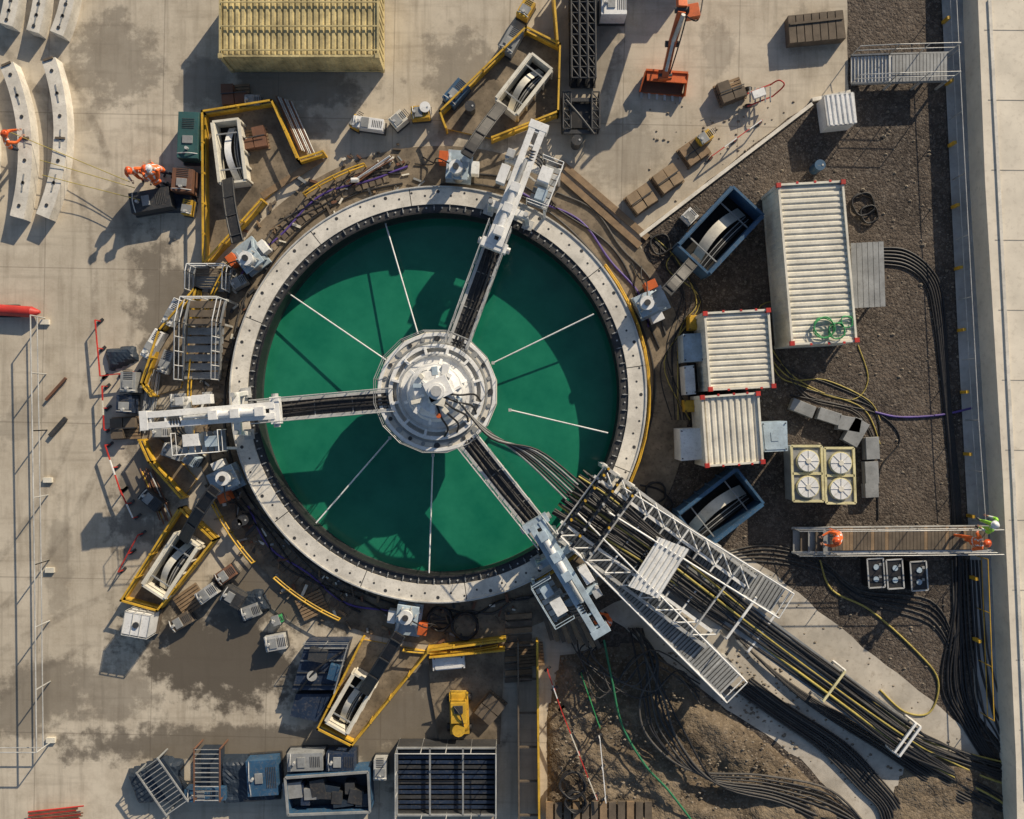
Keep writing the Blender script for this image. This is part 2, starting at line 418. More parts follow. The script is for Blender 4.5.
# ---------------------------------------------------------------- machine
mach=empty('shaft_sinking_machine')
ZC=1.9
CM=W(437,392,ZC)
def cp_(r,a,z):
    t=math.radians(a);k=S*(H-ZC)/H; return Vector((CM.x+r*k*math.cos(t),CM.y+r*k*math.sin(t),z))
b=B('central_platform')
k=S*(H-ZC)/H
b.ringsec(CM,0.01,61*k,ZC-.35,ZC,11,371,seg,16)
b.ringsec(CM,56*k,59.5*k,ZC,ZC+.06,11,371,white,32)
b.ringsec(CM,49*k,51*k,ZC,ZC+.05,0,360,grey,48)
b.ringsec(CM,44*k,48*k,ZC,ZC+.22,0,360,white,48)
for i in range(16):
    p=cp_(60.5,11+i*22.5,ZC);q=cp_(60.5,11+(i+1)*22.5,ZC); b.rail([p,q],1.0,grey if i%3 else steel,1,.018)
for i in range(24):
    p=cp_(53.5,i*15,ZC); b.cyl(p,p+Vector((0,0,.05)),.08 if i%3 else .12,grey if i%2 else dark,10)
    if i%2: p=cp_(42,i*15,ZC); b.box(p+Vector((0,0,.15)),(.3,.1,.3),i*15,white)
b.ringsec(CM,0.01,40*k,ZC,ZC+.2,0,360,white,36)
b.ringsec(CM,36*k,38*k,ZC+.2,ZC+.3,0,360,steel,36)
b.cyl((CM.x,CM.y,ZC+.1),(CM.x,CM.y,2.75),31*k,white,24,27*k)
b.cyl((CM.x,CM.y,2.75),(CM.x,CM.y,3.0),26*k,white,12,20*k)
for i in range(16):
    a=i*22.5+U(-8,8);t=math.radians(a); rr=U(.6,.9)
    b.box((CM.x+rr*math.cos(t),CM.y+rr*math.sin(t),U(2.7,2.98)),(U(.15,.45),U(.1,.3),U(.2,.5)),a+U(-20,20),random.choice([white,white,white,offwhite,ltblue,grey]))
b.box((CM.x+.15,CM.y+.1,3.1),(.9,.75,.4),25,white); b.box((CM.x+.1,CM.y-.35,3.05),(.6,.3,.5),-15,offwhite)
b.cyl((CM.x+.1,CM.y,3.0),(CM.x+.1,CM.y,3.42),.36,white,14,.3); b.cyl((CM.x+.1,CM.y,3.42),(CM.x+.1,CM.y,3.5),.2,steel,12)
for i in range(6):
    t=math.radians(i*60+20); u=Vector((math.cos(t),math.sin(t),0)); c0=Vector((CM.x,CM.y,0))
    b.beam(c0+u*.35+Vector((0,0,3.1)),c0+u*1.2+Vector((0,0,2.5)),.1,.14,white)
for i in range(5): 
    a=i*17-80; b.tube([cp_(10,a,3.1),cp_(25,a+4,3.0),cp_(38,a+8,2.4),cp_(45,a,ZC+.2)],.04,black)
b.cyl(cp_(24,-80,2.75),cp_(24,-80,3.1),.09,orange,10)
b.done(mach,.012)
b=B('guide_rods')
for x1,y1,x2,y2 in((385,222,418,334),(288,293,386,360),(390,438,316,523),(433,455,429,573),(493,363,594,314),(510,410,608,433)):
    b.tube([W(x1,y1,.55),W(x2,y2,.9)],.03,white,6)
    b.box(W(x1,y1,.55),(.12,.12,.12),0,steel)
b.cyl((CM.x,CM.y,WZ-.2),(CM.x,CM.y,ZC-.3),1.2,dark,20)
b.done(mach)
def arm(name,x1,y1,x2,y2,x3,y3,tint,sidebox):
    b=B(name); z=2.0
    p=W(x1,y1,z);q=W(x2,y2,z);u=(q-p).normalized();x=u.cross(Vector((0,0,1)))
    q2=q+u*.4
    b.beam(p-Vector((0,0,.1)),q2-Vector((0,0,.1)),.78,.04,dark)
    n=int((q2-p).length/.28)
    for i in range(n):
        c=p.lerp(q2,(i+.5)/n)-Vector((0,0,.06)); b.beam(c-x*.36,c+x*.36,.04,.03,dark if i%5 else grey)
    for o in(-.36,.36):
        b.beam(p+x*o-Vector((0,0,.16)),q2+x*o-Vector((0,0,.16)),.12,.3,steel)
        b.rail([p+x*o*1.2,q2+x*o*1.2],1.0,steel,.8,.022)
        m=6
        for i in range(m): b.tube([p.lerp(q2,i/m)+x*o*1.2+Vector((0,0,.02)),p.lerp(q2,(i+1)/m)+x*o*1.2+Vector((0,0,1))],.014,steel,4)
    b.hose([(x1,y1,z),((x1+x2)/2+2,(y1+y2)/2,z-.05),(x2,y2,z)],.045,black)
    b.tube([p+x*.12,p.lerp(q,.5)+x*.2,q+x*.1],.05,rubber2); b.tube([p-x*.15,p.lerp(q,.5)-x*.1,q-x*.2],.04,black)
    zo=2.7
    P=W(x2,y2,zo);Q=W(x3,y3,zo);u=(Q-P).normalized();x=u.cross(Vector((0,0,1)));L=(Q-P).length;Z=Vector((0,0,1))
    P=P-u*.3
    for o in(-.2,.2):
        b.beam(P+x*o,Q+x*o,.09,.42,tint)
        b.beam(P+x*o+Z*.225,Q+x*o+Z*.225,.24,.03,tint)
    for i in range(9):
        c=P.lerp(Q,(i+.3)/9); b.beam(c-x*.3+Z*.1,c+x*.3+Z*.1,.07,.22,tint)
    b.cyl(P+u*.5+Z*.35,P+u*2.2+Z*.35,.13,white,12); b.cyl(P+u*2.2+Z*.35,P+u*3.3+Z*.35,.07,steel,10)
    for t in(.5,1.4,2.2): b.box(P+u*t+Z*.34,(.34,.34,.34),math.degrees(math.atan2(u.y,u.x)),tint)
    b.beam(Q-u*.15-x*.36,Q-u*.15+x*.36,.3,.5,tint)
    b.beam(P-x*.5,P+x*.5,.35,.4,tint); b.cyl(P-x*.62,P+x*.62,.13,steel,10)
    for t in(.33,.72):
        c=P+u*L*t
        b.beam(c-x*.75-Z*.3,c+x*.75-Z*.3,.26,.22,tint)
        for o in(-.7,.7):
            base=.03 if t>.4 else ZR
            b.beam(c+x*o-Z*.3,Vector((c.x,c.y,base))+x*o*1.15,.16,.16,tint)
            b.box(Vector((c.x,c.y,base+.04))+x*o*1.15,(.4,.4,.08),math.degrees(math.atan2(u.y,u.x)),steel)
            b.cyl(c+x*o-Z*.2,c+x*o+Z*.1,.09,steel,10)
        b.beam(c-x*.7-Z*.35,Vector((c.x,c.y,.4 if t>.4 else 1.3))+x*.7,.07,.07,steel)
    c=P+u*L*.62
    for i in range(7):
        o=x*sidebox*(.95)+u*(i-3)*.24-Z*.45; b.beam(c+o-x*.38,c+o+x*.38,.2,.03,steel if i%2 else grey)
    e=c+x*sidebox*1.35-Z*.45
    b.rail([e-u*.85,e+u*.85],1,tint,.8,.02); b.rail([e-u*.85,e-u*.85-x*sidebox*.8],1,tint,.8,.02); b.rail([e+u*.85,e+u*.85-x*sidebox*.8],1,tint,.8,.02)
    b.beam(e-u*.8-x*sidebox*.1,Vector((e.x,e.y,0))-u*.8,.1,.1,tint); b.beam(e+u*.8-x*sidebox*.1,Vector((e.x,e.y,0))+u*.8,.1,.1,tint)
    an=math.degrees(math.atan2(u.y,u.x))
    b.box(c+x*sidebox*.85+u*.3-Z*.15,(.6,.45,.55),an,white); b.box(c+x*sidebox*.95-u*.4-Z*.2,(.45,.4,.45),an,ltblue)
    b.box(c-x*sidebox*.62-u*.2-Z*.1,(.7,.35,.4),an,white); b.box(c-x*sidebox*.62+u*.6-Z*.1,(.3,.3,.5),an,steel)
    for i in range(4): b.tube([c+u*(.6+i*.1)+Z*.3,c+x*sidebox*.6+u*(.5+i*.12),c+x*sidebox*1.0-Z*.9,Vector((c.x,c.y,.1))+x*sidebox*(1.2+.1*i)],.03,black)
    b.done(mach,.01)
arm('access_arm_1',457,347,497,238,540,124,white,1)
arm('access_arm_2',394,400,268,411,142,421,white,-1)
arm('access_arm_3',468,440,540,530,602,634,ltblue,1)
b=B('service_hoses')
for i in range(8):
    o=i*4-12
    b.hose([(455+i,398+i,3.1),(486+o*.4,425+i*2,3.0),(530+o*.5,455-o*.3,2.4),(572+o*.5,492-o*.6,2.3)],.04,black if i%3 else grey)
b.done(mach)

# ---------------------------------------------------------------- strand jack units
def jack(px,py,ang,col=ltblue,s=1):
    b=B('strand_jack'); c=W(px,py,1.2);c.z=0; t=math.radians(ang);u=Vector((math.cos(t),math.sin(t),0));x=Vector((-u.y,u.x,0));Z=Vector((0,0,1))
    b.box(c+Z*.12,(1.3,1.0,.24),ang,col)
    for i in(-1,1):
        b.beam(c+x*i*.42+Z*.2-u*.4,c+x*i*.3+Z*1.15-u*.5,.14,.14,col); b.beam(c+x*i*.42+Z*.2+u*.5,c+x*i*.3+Z*1.15-u*.2,.1,.1,col)
    b.box(c+Z*1.2-u*.4,(.7,.85,.12),ang,col); b.cyl(c+Z*.3-u*.45,c+Z*1.75-u*.45,.22,steel,14); b.cyl(c+Z*1.75-u*.45,c+Z*1.95-u*.45,.27,white,14)
    b.cyl(c+Z*1.95-u*.45,c+Z*2.05-u*.45,.12,dark,10)
    for i in range(6):
        q=i*1.047; b.cyl(c+Z*1.26-u*.4+Vector((math.cos(q)*.34,math.sin(q)*.34,0)),c+Z*1.6-u*.4+Vector((math.cos(q)*.34,math.sin(q)*.34,0)),.035,steel,6)
    b.box(c+Z*.5+x*.62+u*.2,(.45,.35,.6),ang,orange); b.box(c+Z*.45-x*.65-u*.1,(.5,.3,.5),ang,white)
    b.tube([c+Z*1.6-u*.3+x*.2,c+Z*1.2+x*.8,c+Z*.2+x*1.1,c+Z*.08+x*1.8],.03,black); b.tube([c+Z*.8+x*.6,c+Z*.5+x*1.0,c+Z*.08+x*1.5+u*.3],.03,black)
    b.done(bev=.01)
def duct(px1,py1,px2,py2):
    b=B('strand_guide_duct'); p=W(px1,py1,2.1);q=W(px2,py2,.9); mid=(p+q)/2+Vector((0,0,.45))
    u=(q-p);u.z=0;u.normalize();x=u.cross(Vector((0,0,1)))
    N=10;pts=[]
    for i in range(N+1):
        t=i/N; pts.append(p*(1-t)**2+mid*2*t*(1-t)+q*t*t)
    for a,c in zip(pts,pts[1:]): b.beam(a,c+(c-a)*.05,.42,.14,black)
    for o in(-.21,.21): b.tube([a+x*o+Vector((0,0,.08)) for a in pts],.035,dark,5,res=1)
    for a in pts[1:-1:3]: b.beam(a-x*.22+Vector((0,0,.1)),a+x*.22+Vector((0,0,.1)),.04,.04,dark)
    b.done()
jack(244,252,127); duct(238,242,228,180)
jack(458,160,85); duct(466,156,502,106)
jack(655,300,25); duct(666,292,696,258)
jack(218,482,205); duct(216,488,184,540)
jack(406,625,262,ltblue); duct(400,634,364,692)
jack(560,552,-55,ltblue)
def bin_(name,cx,cy,L,Wd,ang,shell,inner,z1=.9):
    b=B(name); z0=.03; k=S*(H-z1)/H; c=W(cx,cy,z1);c.z=0; t=math.radians(ang);u=Vector((math.cos(t),math.sin(t),0));x=Vector((-u.y,u.x,0));Z=Vector((0,0,1))
    L*=k;Wd*=k; th=.09
    b.box(c+Z*(z0+.14),(L,Wd,.08),ang,holeblack)
    for o in(-1,1):
        b.beam(c+x*o*(Wd/2)-u*L/2+Z*(z1/2),c+x*o*(Wd/2)+u*L/2+Z*(z1/2),th,z1-.02,shell)
        b.beam(c+u*o*(L/2+th/2)-x*(Wd/2+th/2)+Z*(z1/2),c+u*o*(L/2+th/2)+x*(Wd/2+th/2)+Z*(z1/2),th,z1,shell)
        b.beam(c+x*o*(Wd/2+.05)-u*L/2+Z*z1,c+x*o*(Wd/2+.05)+u*L/2+Z*z1,.12,.08,shell)
        n=max(3,int(L/.5))
        for i in range(n+1): b.beam(c+x*o*(Wd/2+.09)+u*(i/n-.5)*L*.98+Z*.05,c+x*o*(Wd/2+.09)+u*(i/n-.5)*L*.98+Z*(z1-.05),.07,.07,shell)
    N=14;vs=[]
    for i in range(N+1):
        s_=i/N-.5; o=Wd*.18*math.cos(s_*3.0)-Wd*.1; zz=.25+.55*math.cos(s_*2.9)
        q=c+u*s_*L*.92+x*o
        vs+=[q-x*Wd*.14+Z*zz,q+x*Wd*.14+Z*zz]
    b.add(vs,[(2*i,2*i+2,2*i+3,2*i+1) for i in range(N)],inner,True)
    for j in range(4):
        o=-Wd*.42+j*Wd*.05
        b.tube([c+u*(i/10-.5)*L*.9+x*(o+math.cos((i/10-.5)*2.6)*.12)+Z*(.25+.3*math.cos((i/10-.5)*2.8)) for i in range(11)],.025,steel if j%2 else dark,5,res=1)
    for t_ in(-.3,.3): b.beam(c+u*L*t_-x*Wd/2+Z*.86,c+u*L*t_+x*Wd/2+Z*.86,.05,.05,grey)
    return b.done()
def platform(poly,h=.9,openg=()):
    b=B('yellow_edged_platform'); b.prism([W(x,y,.2) for x,y in poly],0,.12,plat,yellow)
    n=len(poly)
    for i in range(n):
        if i in openg: continue
        p=W(*poly[i],.7);q=W(*poly[(i+1)%n],.7);p.z=q.z=0;Z=Vector((0,0,1))
        b.beam(p+Z*.25,q+Z*.25,.06,.4,yellow); b.beam(p+Z*.80,q+Z*.80,.07,.07,yellow)
        m=max(1,round((q-p).length/1.1))
        for k_ in range(m+1): c=p.lerp(q,k_/m); b.beam(c,c+Z*.85,.07,.07,yellow)
    b.done()
platform([(203,112),(272,101),(298,160),(323,152),(262,200),(204,264)],openg=(3,))
bin_('strand_bin',229,151,60,24,97,offwhite,white)
platform([(440,112),(526,28),(560,45),(558,112),(492,138),(446,128)],openg=(4,))
bin_('strand_bin',524,84,56,24,52,offwhite,offwhite)
platform([(122,600),(180,508),(214,540),(158,610)])
bin_('strand_bin',170,566,60,24,57,offwhite,offwhite)
platform([(318,728),(362,640),(428,652),(352,745)],openg=(1,))
bin_('strand_bin',350,704,54,22,60,offwhite,offwhite)
bin_('blue_strand_skip',721,230,78,40,47,blue,offwhite,1.3)
bin_('blue_strand_skip',721,509,72,42,38,blue,offwhite,1.3)

# ---------------------------------------------------------------- containers
def container(name,c4,z1,mat,n,ribs_along_width=True,red_c=True,z0=0.05,dep=.05):
    b=B(name); P=[W(x,y,z1) for x,y in c4]
    tl,tr,br,bl=P; Z=Vector((0,0,1)); hgt=z1-z0
    cen=(tl+tr+br+bl)/4
    ux=((tr-tl)+(br-bl))/2; uy=((bl-tl)+(br-tr))/2
    tl=cen-ux/2-uy/2;tr=cen+ux/2-uy/2;br=cen+ux/2+uy/2;bl=cen-ux/2+uy/2
    base=Vector((cen.x,cen.y,z0+hgt/2-.06))
    b.obox(base,ux*.488,uy*.488,Z*(hgt/2-.09),mat)
    ux1,uy1=ux.normalized(),uy.normalized()
    o=tl-Z*.11+ux1*.06+uy1*.06
    if ribs_along_width: b.corr(o,uy-uy1*.12,ux-ux1*.12,Z,n,dep,mat)
    else: b.corr(o,ux-ux1*.12,uy-uy1*.12,Z,n,dep,mat)
    o0=Z*(hgt-.15)
    for a,d,nrm in((tl,ux,-uy1),(bl,ux,uy1),(tl,uy,-ux1),(tr,uy,ux1)):
        b.corr(a-Z*(hgt-.08)-nrm*.05+d.normalized()*.06,d-d.normalized()*.12,o0,nrm,max(6,int(d.length/.28)),.035,mat)
        b.beam(a-Z*.03-nrm*.04,a+d-Z*.03-nrm*.04,.08,.10,mat)
        b.beam(a-Z*(hgt-.08)-nrm*.04,a+d-Z*(hgt-.08)-nrm*.04,.08,.14,mat)
    for a in(tl,tr,br,bl):
        i=(cen-a);i.z=0;i.normalize(); q=a+i*.07
        b.beam(q,q-Z*hgt,.12,.12,mat); b.box(q,(.17,.17,.15),math.degrees(math.atan2(ux.y,ux.x)),red if red_c else mat)
    if red_c:
        for a,d in((tl,ux),(bl,ux)):
            for k_ in(.28,.55,.78): b.beam(a+d*k_+Z*.025,a+d*(k_+.035)+Z*.025,.08,.012,red)
    return b
b=container('shipping_container',[(778,184),(843,180),(858,342),(791,345)],2.2,offwhite,26)
def coil(bb,px,py,z,r,m,turns=3,tr=.03):
    c=W(px,py,z);pts=[]
    for i in range(turns*14):
        t=i*2*math.pi/14; rr=r*(1+.08*math.sin(i*1.7)); pts.append((c.x+rr*math.cos(t),c.y+rr*math.sin(t),z+tr+i*.004))
    bb.tube(pts,tr,m,5,res=2)
b.done()
h=B('green_hose_coil'); coil(h,823,328,2.15,.38,green2,4,.02); coil(h,836,331,2.15,.3,green2,3,.02);coil(h,846,322,2.15,.22,green2,2,.02); h.done()
container('shipping_container',[(704,312),(769,309),(775,387),(709,391)],2.1,offwhite,13).done()
container('shipping_container',[(701,396),(759,392),(764,463),(706,467)],2.1,offwhite,9,False).done()
b=container('yellow_shipping_container',[(219,-22),(379,-22),(379,57),(219,57)],1.6,cream,26,False,False,dep=.06)
for y in(2,26,50): b.beam(W(221,y,1.65),W(377,y,1.65),.05,.04,cream)
b.done()
b=B('equipment_platform'); 
for i in range(6):
    b.pp([(851+i*5.5,243-i*.3),(856+i*5.5,243-i*.3),(858+i*5.5,308-i*.3),(853+i*5.5,308-i*.3)],1.45,1.5,grey)
for x,y in((854,246),(882,244),(857,304),(884,302)): q=W(x,y,1.45); b.beam(q,Vector((q.x,q.y,0)),.08,.08,steel)
b.done()
def cabinet(pts,z1,mat,name='electrical_cabinet',z0=0):
    b=B(name); b.pp(pts,z0,z1,mat)
    cx=sum(p[0] for p in pts)/4;cy=sum(p[1] for p in pts)/4
    ins=[(cx+(x-cx)*.86,cy+(y-cy)*.86) for x,y in pts]; b.pp(ins,z1,z1+.03,mat)
    ins2=[(cx+(x-cx)*.3,cy+(y-cy)*.3) for x,y in pts]; b.pp(ins2,z1+.03,z1+.05,mat)
    for x,y in ins: q=W(x,y,z1+.03); b.cyl(q,q+Vector((0,0,.05)),.03,dark,6)
    return b.done(bev=.012)
cabinet([(683,334),(703,333),(704,361),(684,362)],1.2,ltblue)
cabinet([(684,366),(694,365),(696,394),(686,395)],1.0,white)
cabinet([(680,429),(703,428),(705,459),(681,461)],1.4,white)
cabinet([(761,422),(787,421),(788,451),(764,452)],1.4,ltblue)
b=B('storage_box'); b.pp([(824,96),(853,93),(856,123),(828,126)],0,.9,white)
P=[W(x,y,.9) for x,y in((824,96),(853,93),(856,123),(828,126))]; b.corr(P[0]+Vector((0,0,.01)),P[1]-P[0],P[3]-P[0],Vector((0,0,1)),6,.05,white)
for a,c in zip(P,P[1:]+P[:1]): b.beam(a,c,.06,.08,steel)
b.done()
b=B('timber_crate'); b.pp([(788,16),(843,10),(846,38),(790,43)],0,.5,woodd)
for i in range(7): b.pp([(788+i*7.9,15.6-i*.85),(795+i*7.9,15-i*.85),(797+i*7.9,42.2-i*.7),(790+i*7.9,43-i*.7)],.5,.55,woodd)
b.beam(W(790,24,.58),W(843,18,.58),.08,.04,woodd); b.done()
cabinet([(684,400),(696,400),(697,412),(685,412)],.6,yellow,'yellow_toolbox'); cabinet([(689,315),(700,315),(700,330),(689,330)],.6,yellow,'yellow_toolbox')
def fan(x0,y0,x1,y1):
    b=B('cooling_fan_unit'); z=1.1; b.pp([(x0,y0),(x1,y0),(x1+2,y1),(x0+2,y1)],.1,z,grey)
    for a,c in(((x0,y0),(x1,y0)),((x0+2,y1),(x1+2,y1)),((x0,y0),(x0+2,y1)),((x1,y0),(x1+2,y1)),((x0+1,(y0+y1)/2),(x1+1,(y0+y1)/2))): b.beam(W(*a,z)+Vector((0,0,.03)),W(*c,z)+Vector((0,0,.03)),.09,.08,paleyel)
    for t in(.27,.74):
        q=W((x0+x1)/2+1,y0+(y1-y0)*t,z); b.cyl(q,q+Vector((0,0,.14)),.44,paleyel,24); b.cyl(q+Vector((0,0,.14)),q+Vector((0,0,.17)),.40,white,24); b.cyl(q+Vector((0,0,.17)),q+Vector((0,0,.21)),.1,offwhite,12)
        for i in range(8): an=i*math.pi/4; b.beam(q+Vector((0,0,.18)),q+Vector((math.cos(an)*.4,math.sin(an)*.4,.18)),.015,.012,steel)
    b.done()
fan(791,446,821,501); fan(824,448,853,503)
for x,y in((867,559),(886,560),(910,562)):
    b=B('pump_cabinet'); b.pp([(x,y),(x+16,y-1),(x+18,y+28),(x+2,y+29)],0,.7,black)
    for dy in(8,20): q=W(x+9,y+dy,.7); b.cyl(q,q+Vector((0,0,.04)),.11,ltblue,12); b.box(q+Vector((.15,.1,.03)),(.1,.1,.05),10,grey)
    for a,c in(((x,y),(x+16,y-1)),((x+2,y+29),(x+18,y+28)),((x,y),(x+2,y+29)),((x+16,y-1),(x+18,y+28))): b.beam(W(*a,.72),W(*c,.72),.05,.05,steel)
    b.done()
for (x,y,w_,h_,a) in ((800,408,24,12,-22),(826,416,22,12,-18),(846,424,22,14,-10),(852,432,26,16,60),(868,448,12,22,90),(868,472,12,22,90),(868,490,12,14,90)):
    b=B('paving_slab_stack'); k=S
    for i in range(3): b.box(W(x,y,0)+Vector((U(-.02,.02),U(-.02,.02),.08+i*.15)),(w_*k if a!=90 else w_*k*1.1,h_*k,.13),a if a!=90 else 3,conc2 if i%2 else grey)
    b.done(bev=.01)
b=B('footbridge')
z=.9
for i in range(44):
    x=832+i*3.55
    b.pp([(x,528-i*.04),(x+3.2,528-i*.04),(x+3.2,551-i*.04),(x,551-i*.04)],z-.05,z,(woodd if R()<.8 else wood))
for i in range(5):
    x=793+i*7.6; zz=.15+i*.16; b.pp([(x,530),(x+7,530),(x+7,554),(x,554)],zz-.05,zz,woodd if i%2 else grey)
for yy in(528,552):
    b.beam(W(830,yy,z-.12),W(992,yy-1.5,z-.12),.1,.2,steel); b.beam(W(792,yy,.1),W(831,yy,z-.1),.08,.18,steel)
    b.rail([W(792,yy,.1),W(831,yy,z),W(990,yy-1.5,z)],1.0,steel,1.6,.02)
for x in(835,880,930,980):
    for yy in(530,550): q=W(x,yy,z-.2); b.beam(q,Vector((q.x,q.y,0)),.1,.1,steel)
b.done()
b=B('metal_gangway')
for i in range(28):
    x=851+i*3.45; zz=.9 if i>11 else .15+.065*i
    b.pp([(x,57-i*.15),(x+2.9,57-i*.15),(x+2.9,83-i*.1),(x,83-i*.1)],zz-.04,zz,steel if i<12 else grey)
for yy in(56,84):
    b.rail([W(851,yy,.1),W(889,yy-1.5,.85),W(948,yy-3,.9)],1.0,steel,1.2,.02); b.beam(W(851,yy,.08),W(889,yy-1.5,.8),.06,.16,grey); b.beam(W(889,yy-1.5,.8),W(948,yy-3,.8),.06,.16,grey)
for x in(892,920,945):
    for yy in(57,82): q=W(x,yy,.8); b.beam(q,Vector((q.x,q.y,0)),.08,.08,steel)
b.done()

# ---------------------------------------------------------------- cable bridge
br=empty('cable_bridge')
b=B('bridge_walkways')
def walkway(p,q,z,w_):
    P=W(*p,z);Q=W(*q,z);u=(Q-P).normalized();x=u.cross(Vector((0,0,1)))
    n=int((Q-P).length/.85)
    for i in range(n):
        a=P.lerp(Q,(i+.02)/n);c=P.lerp(Q,(i+.98)/n); b.beam(a,c,w_-.12,.04,grey)
        b.beam(c-x*w_/2,c+x*w_/2,.06,.06,steel)
        for k_ in range(6): e=a.lerp(c,(k_+.5)/6)+Vector((0,0,.03)); b.beam(e-x*(w_/2-.08),e+x*(w_/2-.08),.03,.02,dark)
    for o in(-1,1):
        b.beam(P+x*o*w_/2-Vector((0,0,.1)),Q+x*o*w_/2-Vector((0,0,.1)),.09,.24,steel)
        b.rail([P+x*o*w_/2,Q+x*o*w_/2],1.05,white,1.3,.028)
    b.rail([Q-x*w_/2,Q+x*w_/2],1.05,white,1)
    for t in(.25,.6,.97):
        c=P.lerp(Q,t)
        for o in(-1,1): a=c+x*o*w_/2; b.beam(a,Vector((a.x,a.y,0)),.12,.12,steel)
walkway((566,520),(730,684),2.0,1.05)
walkway((614,498),(778,600),2.0,1.05)
b.done(br)
b=B('bridge_frame')
u2=Vector((.807,.59));n2=Vector((-.59,.807))
def BP(s,t): return (600+u2.x*s+n2.x*t, 515+u2.y*s+n2.y*t)
z=2.2
b.beam(W(*BP(-30,0),2.0),W(*BP(165,0),2.0),2.1,.06,grey)
b.beam(W(*BP(165,0),2.0),W(*BP(370,0),.45),1.3,.06,grey)
for t in(-42,-28,28,44):
    b.beam(W(*BP(-28,t),z),W(*BP(150+abs(t)*.3,t),z),.12,.22,steel if abs(t)>40 else white)
for s_ in range(-25,160,21):
    zz=z+.15 if (s_//21)%3 else z+.5
    b.beam(W(*BP(s_,-42),zz),W(*BP(s_,44),zz),.06,.08,white if (s_//21)%2 else steel)
    b.tube([W(*BP(s_,-42),z+.2),W(*BP(s_+21,-28),z+.2)],.03,white,5);b.tube([W(*BP(s_,44),z+.2),W(*BP(s_+21,28),z+.2)],.03,white,5)
for s_ in(-24,-8,10):
    q=[W(*BP(s_,-42),z),W(*BP(s_,42),z)]
    for a in q: b.beam(a,Vector((a.x,a.y,.1)),.16,.16,white); b.beam(a,a+Vector((0,0,1.0)),.1,.1,steel)
    b.beam(q[0]+Vector((0,0,1)),q[1]+Vector((0,0,1)),.1,.12,dark)
    for i in range(12):
        c=(q[0].lerp(q[1],i/11))+Vector((0,0,1.05)); b.cyl(c-Vector((0,0,.05)),c+Vector((0,0,.12)),.05,random.choice([dark,steel,yellow,dark]),8)
for s_,w1 in((175,25),(200,23),(290,19),(378,18)):
    zz=2.1 if s_<180 else (1.75 if s_<205 else (1.3 if s_<300 else .95))
    for off in ((0,) if s_<370 else (0,6)): 
        a2=W(*BP(s_+off,-w1),zz);c2=W(*BP(s_+off,w1),zz); b.beam(a2,c2,.09,.08,white if s_!=290 else paleyel)
        for e in(a2,c2): b.beam(e,Vector((e.x,e.y,0)),.08,.08,white)
b.done(br)
b=B('cable_bundle')
mats=[black,black,black,yellowh,black,rubber2,black,black,dark,black,rubber2,black,yellowh,black,black,rubber2,black,black]
N=26
for i in range(N):
    t=(i/(N-1)-.5)*2; w0=26;w1=14
    pts=[]
    for s_,zz in((-40,2.1),(0,2.35),(60,2.35),(130,2.3),(190,1.75),(285,1.15),(375,.68)):
        k_=min(1,(s_+40)/230); wid=w0+(w1-w0)*k_
        x,y=BP(s_,t*wid+U(-2.2,2.2)); pts.append((x,y,zz+U(-.06,.1)))
    f=(1010+U(-10,50),790+t*14+U(-8,8),.05)
    m=mats[i%len(mats)] 
    if t<.1: pts+=[(945+U(-6,6),757+t*14,.2),f,(1090,800+t*25,.05)]
    else: pts+=[(948+U(-5,5),765+t*10,.2),(1000+U(-10,10),800+t*8,.1),(1050,850,.05)]
    b.hose(pts,U(.03,.055),m)
b.done(br)
b=B('corrugated_canopy'); zz=3.0
P=[W(x,y,zz) for x,y in((659,537),(689,549),(660,603),(628,586))]
b.corr(P[0],P[1]-P[0],P[3]-P[0],Vector((0,0,1)),6,.09,white)
b.obox((P[0]+P[1]+P[2]+P[3])/4-Vector((0,0,.05)),(P[1]-P[0])*.49,(P[3]-P[0])*.49,Vector((0,0,.02)),steel)
for a in P: c=(P[0]+P[2])/2; q=a.lerp(c,.08); b.beam(q-Vector((0,0,.07)),Vector((q.x,q.y,2.0)),.08,.08,steel)
b.done(br)

# ---------------------------------------------------------------- yard hoses
b=B('yard_cables')
for i in range(6):
    o=i*3.2
    b.hose([(880-i,248+o),(905,250+o*1.1),(930-o*.3,268+o),(943-o*.6,300+o),(950-o*.4,400),(960-o*.5,500),(962-o*.4+U(-2,2),600),(960-o+U(-3,3),680),(975-o,720),(1000,760+o),(1060,780+o)],U(.04,.06),black)
for i in range(9):
    b.hose([(952+i*3.5,560),(955+i*4,650+U(-10,10)),(958+i*5+U(-4,4),700),(970+i*5,730+U(-8,8)),(1010+i*2,745+i*5),(1060,740+i*7)],U(.035,.055),black if i%4 else rubber2)
for i in range(6):
    b.hose([(700+i*4,585+i*5),(740+i*3,640+i*3,.1),(800+i*2,690+i*3,.1),(880,735+i*3,.1),(940,775+i*3,.1),(1020,812+i*4,.1)],.045,black if i%3 else rubber2)
b.hose([(820,560),(832,590),(870,610),(915,650),(938,680),(930,712),(905,712),(880,690)],.04,yellowh)
b.hose([(858,345),(868,380),(850,400),(800,385),(775,370),(758,310),(790,300)],.025,yellowh)
b.hose([(875,412),(900,417),(940,415),(972,408)],.045,purple)
b.hose([(790,395),(840,405),(880,415),(900,440),(880,470),(878,520)],.03,black)
b.hose([(640,485),(660,490),(672,505),(655,518),(690,560)],.04,black)
for x,y,r in((862,205,.45),(868,215,.35),(655,492,.4),(660,245,.4)): coil(b,x,y,0.01,r,black,3,.03)
for i in range(9): b.hose([(645+i*5,232+i*3),(655+U(0,30),260+U(-10,10)),(690+U(-10,20),300+U(-10,10)),(668+U(-8,12),350+U(-20,20)),(672+i*3,420)],.026,random.choice([black,black,rubber2,yellowh,black]))
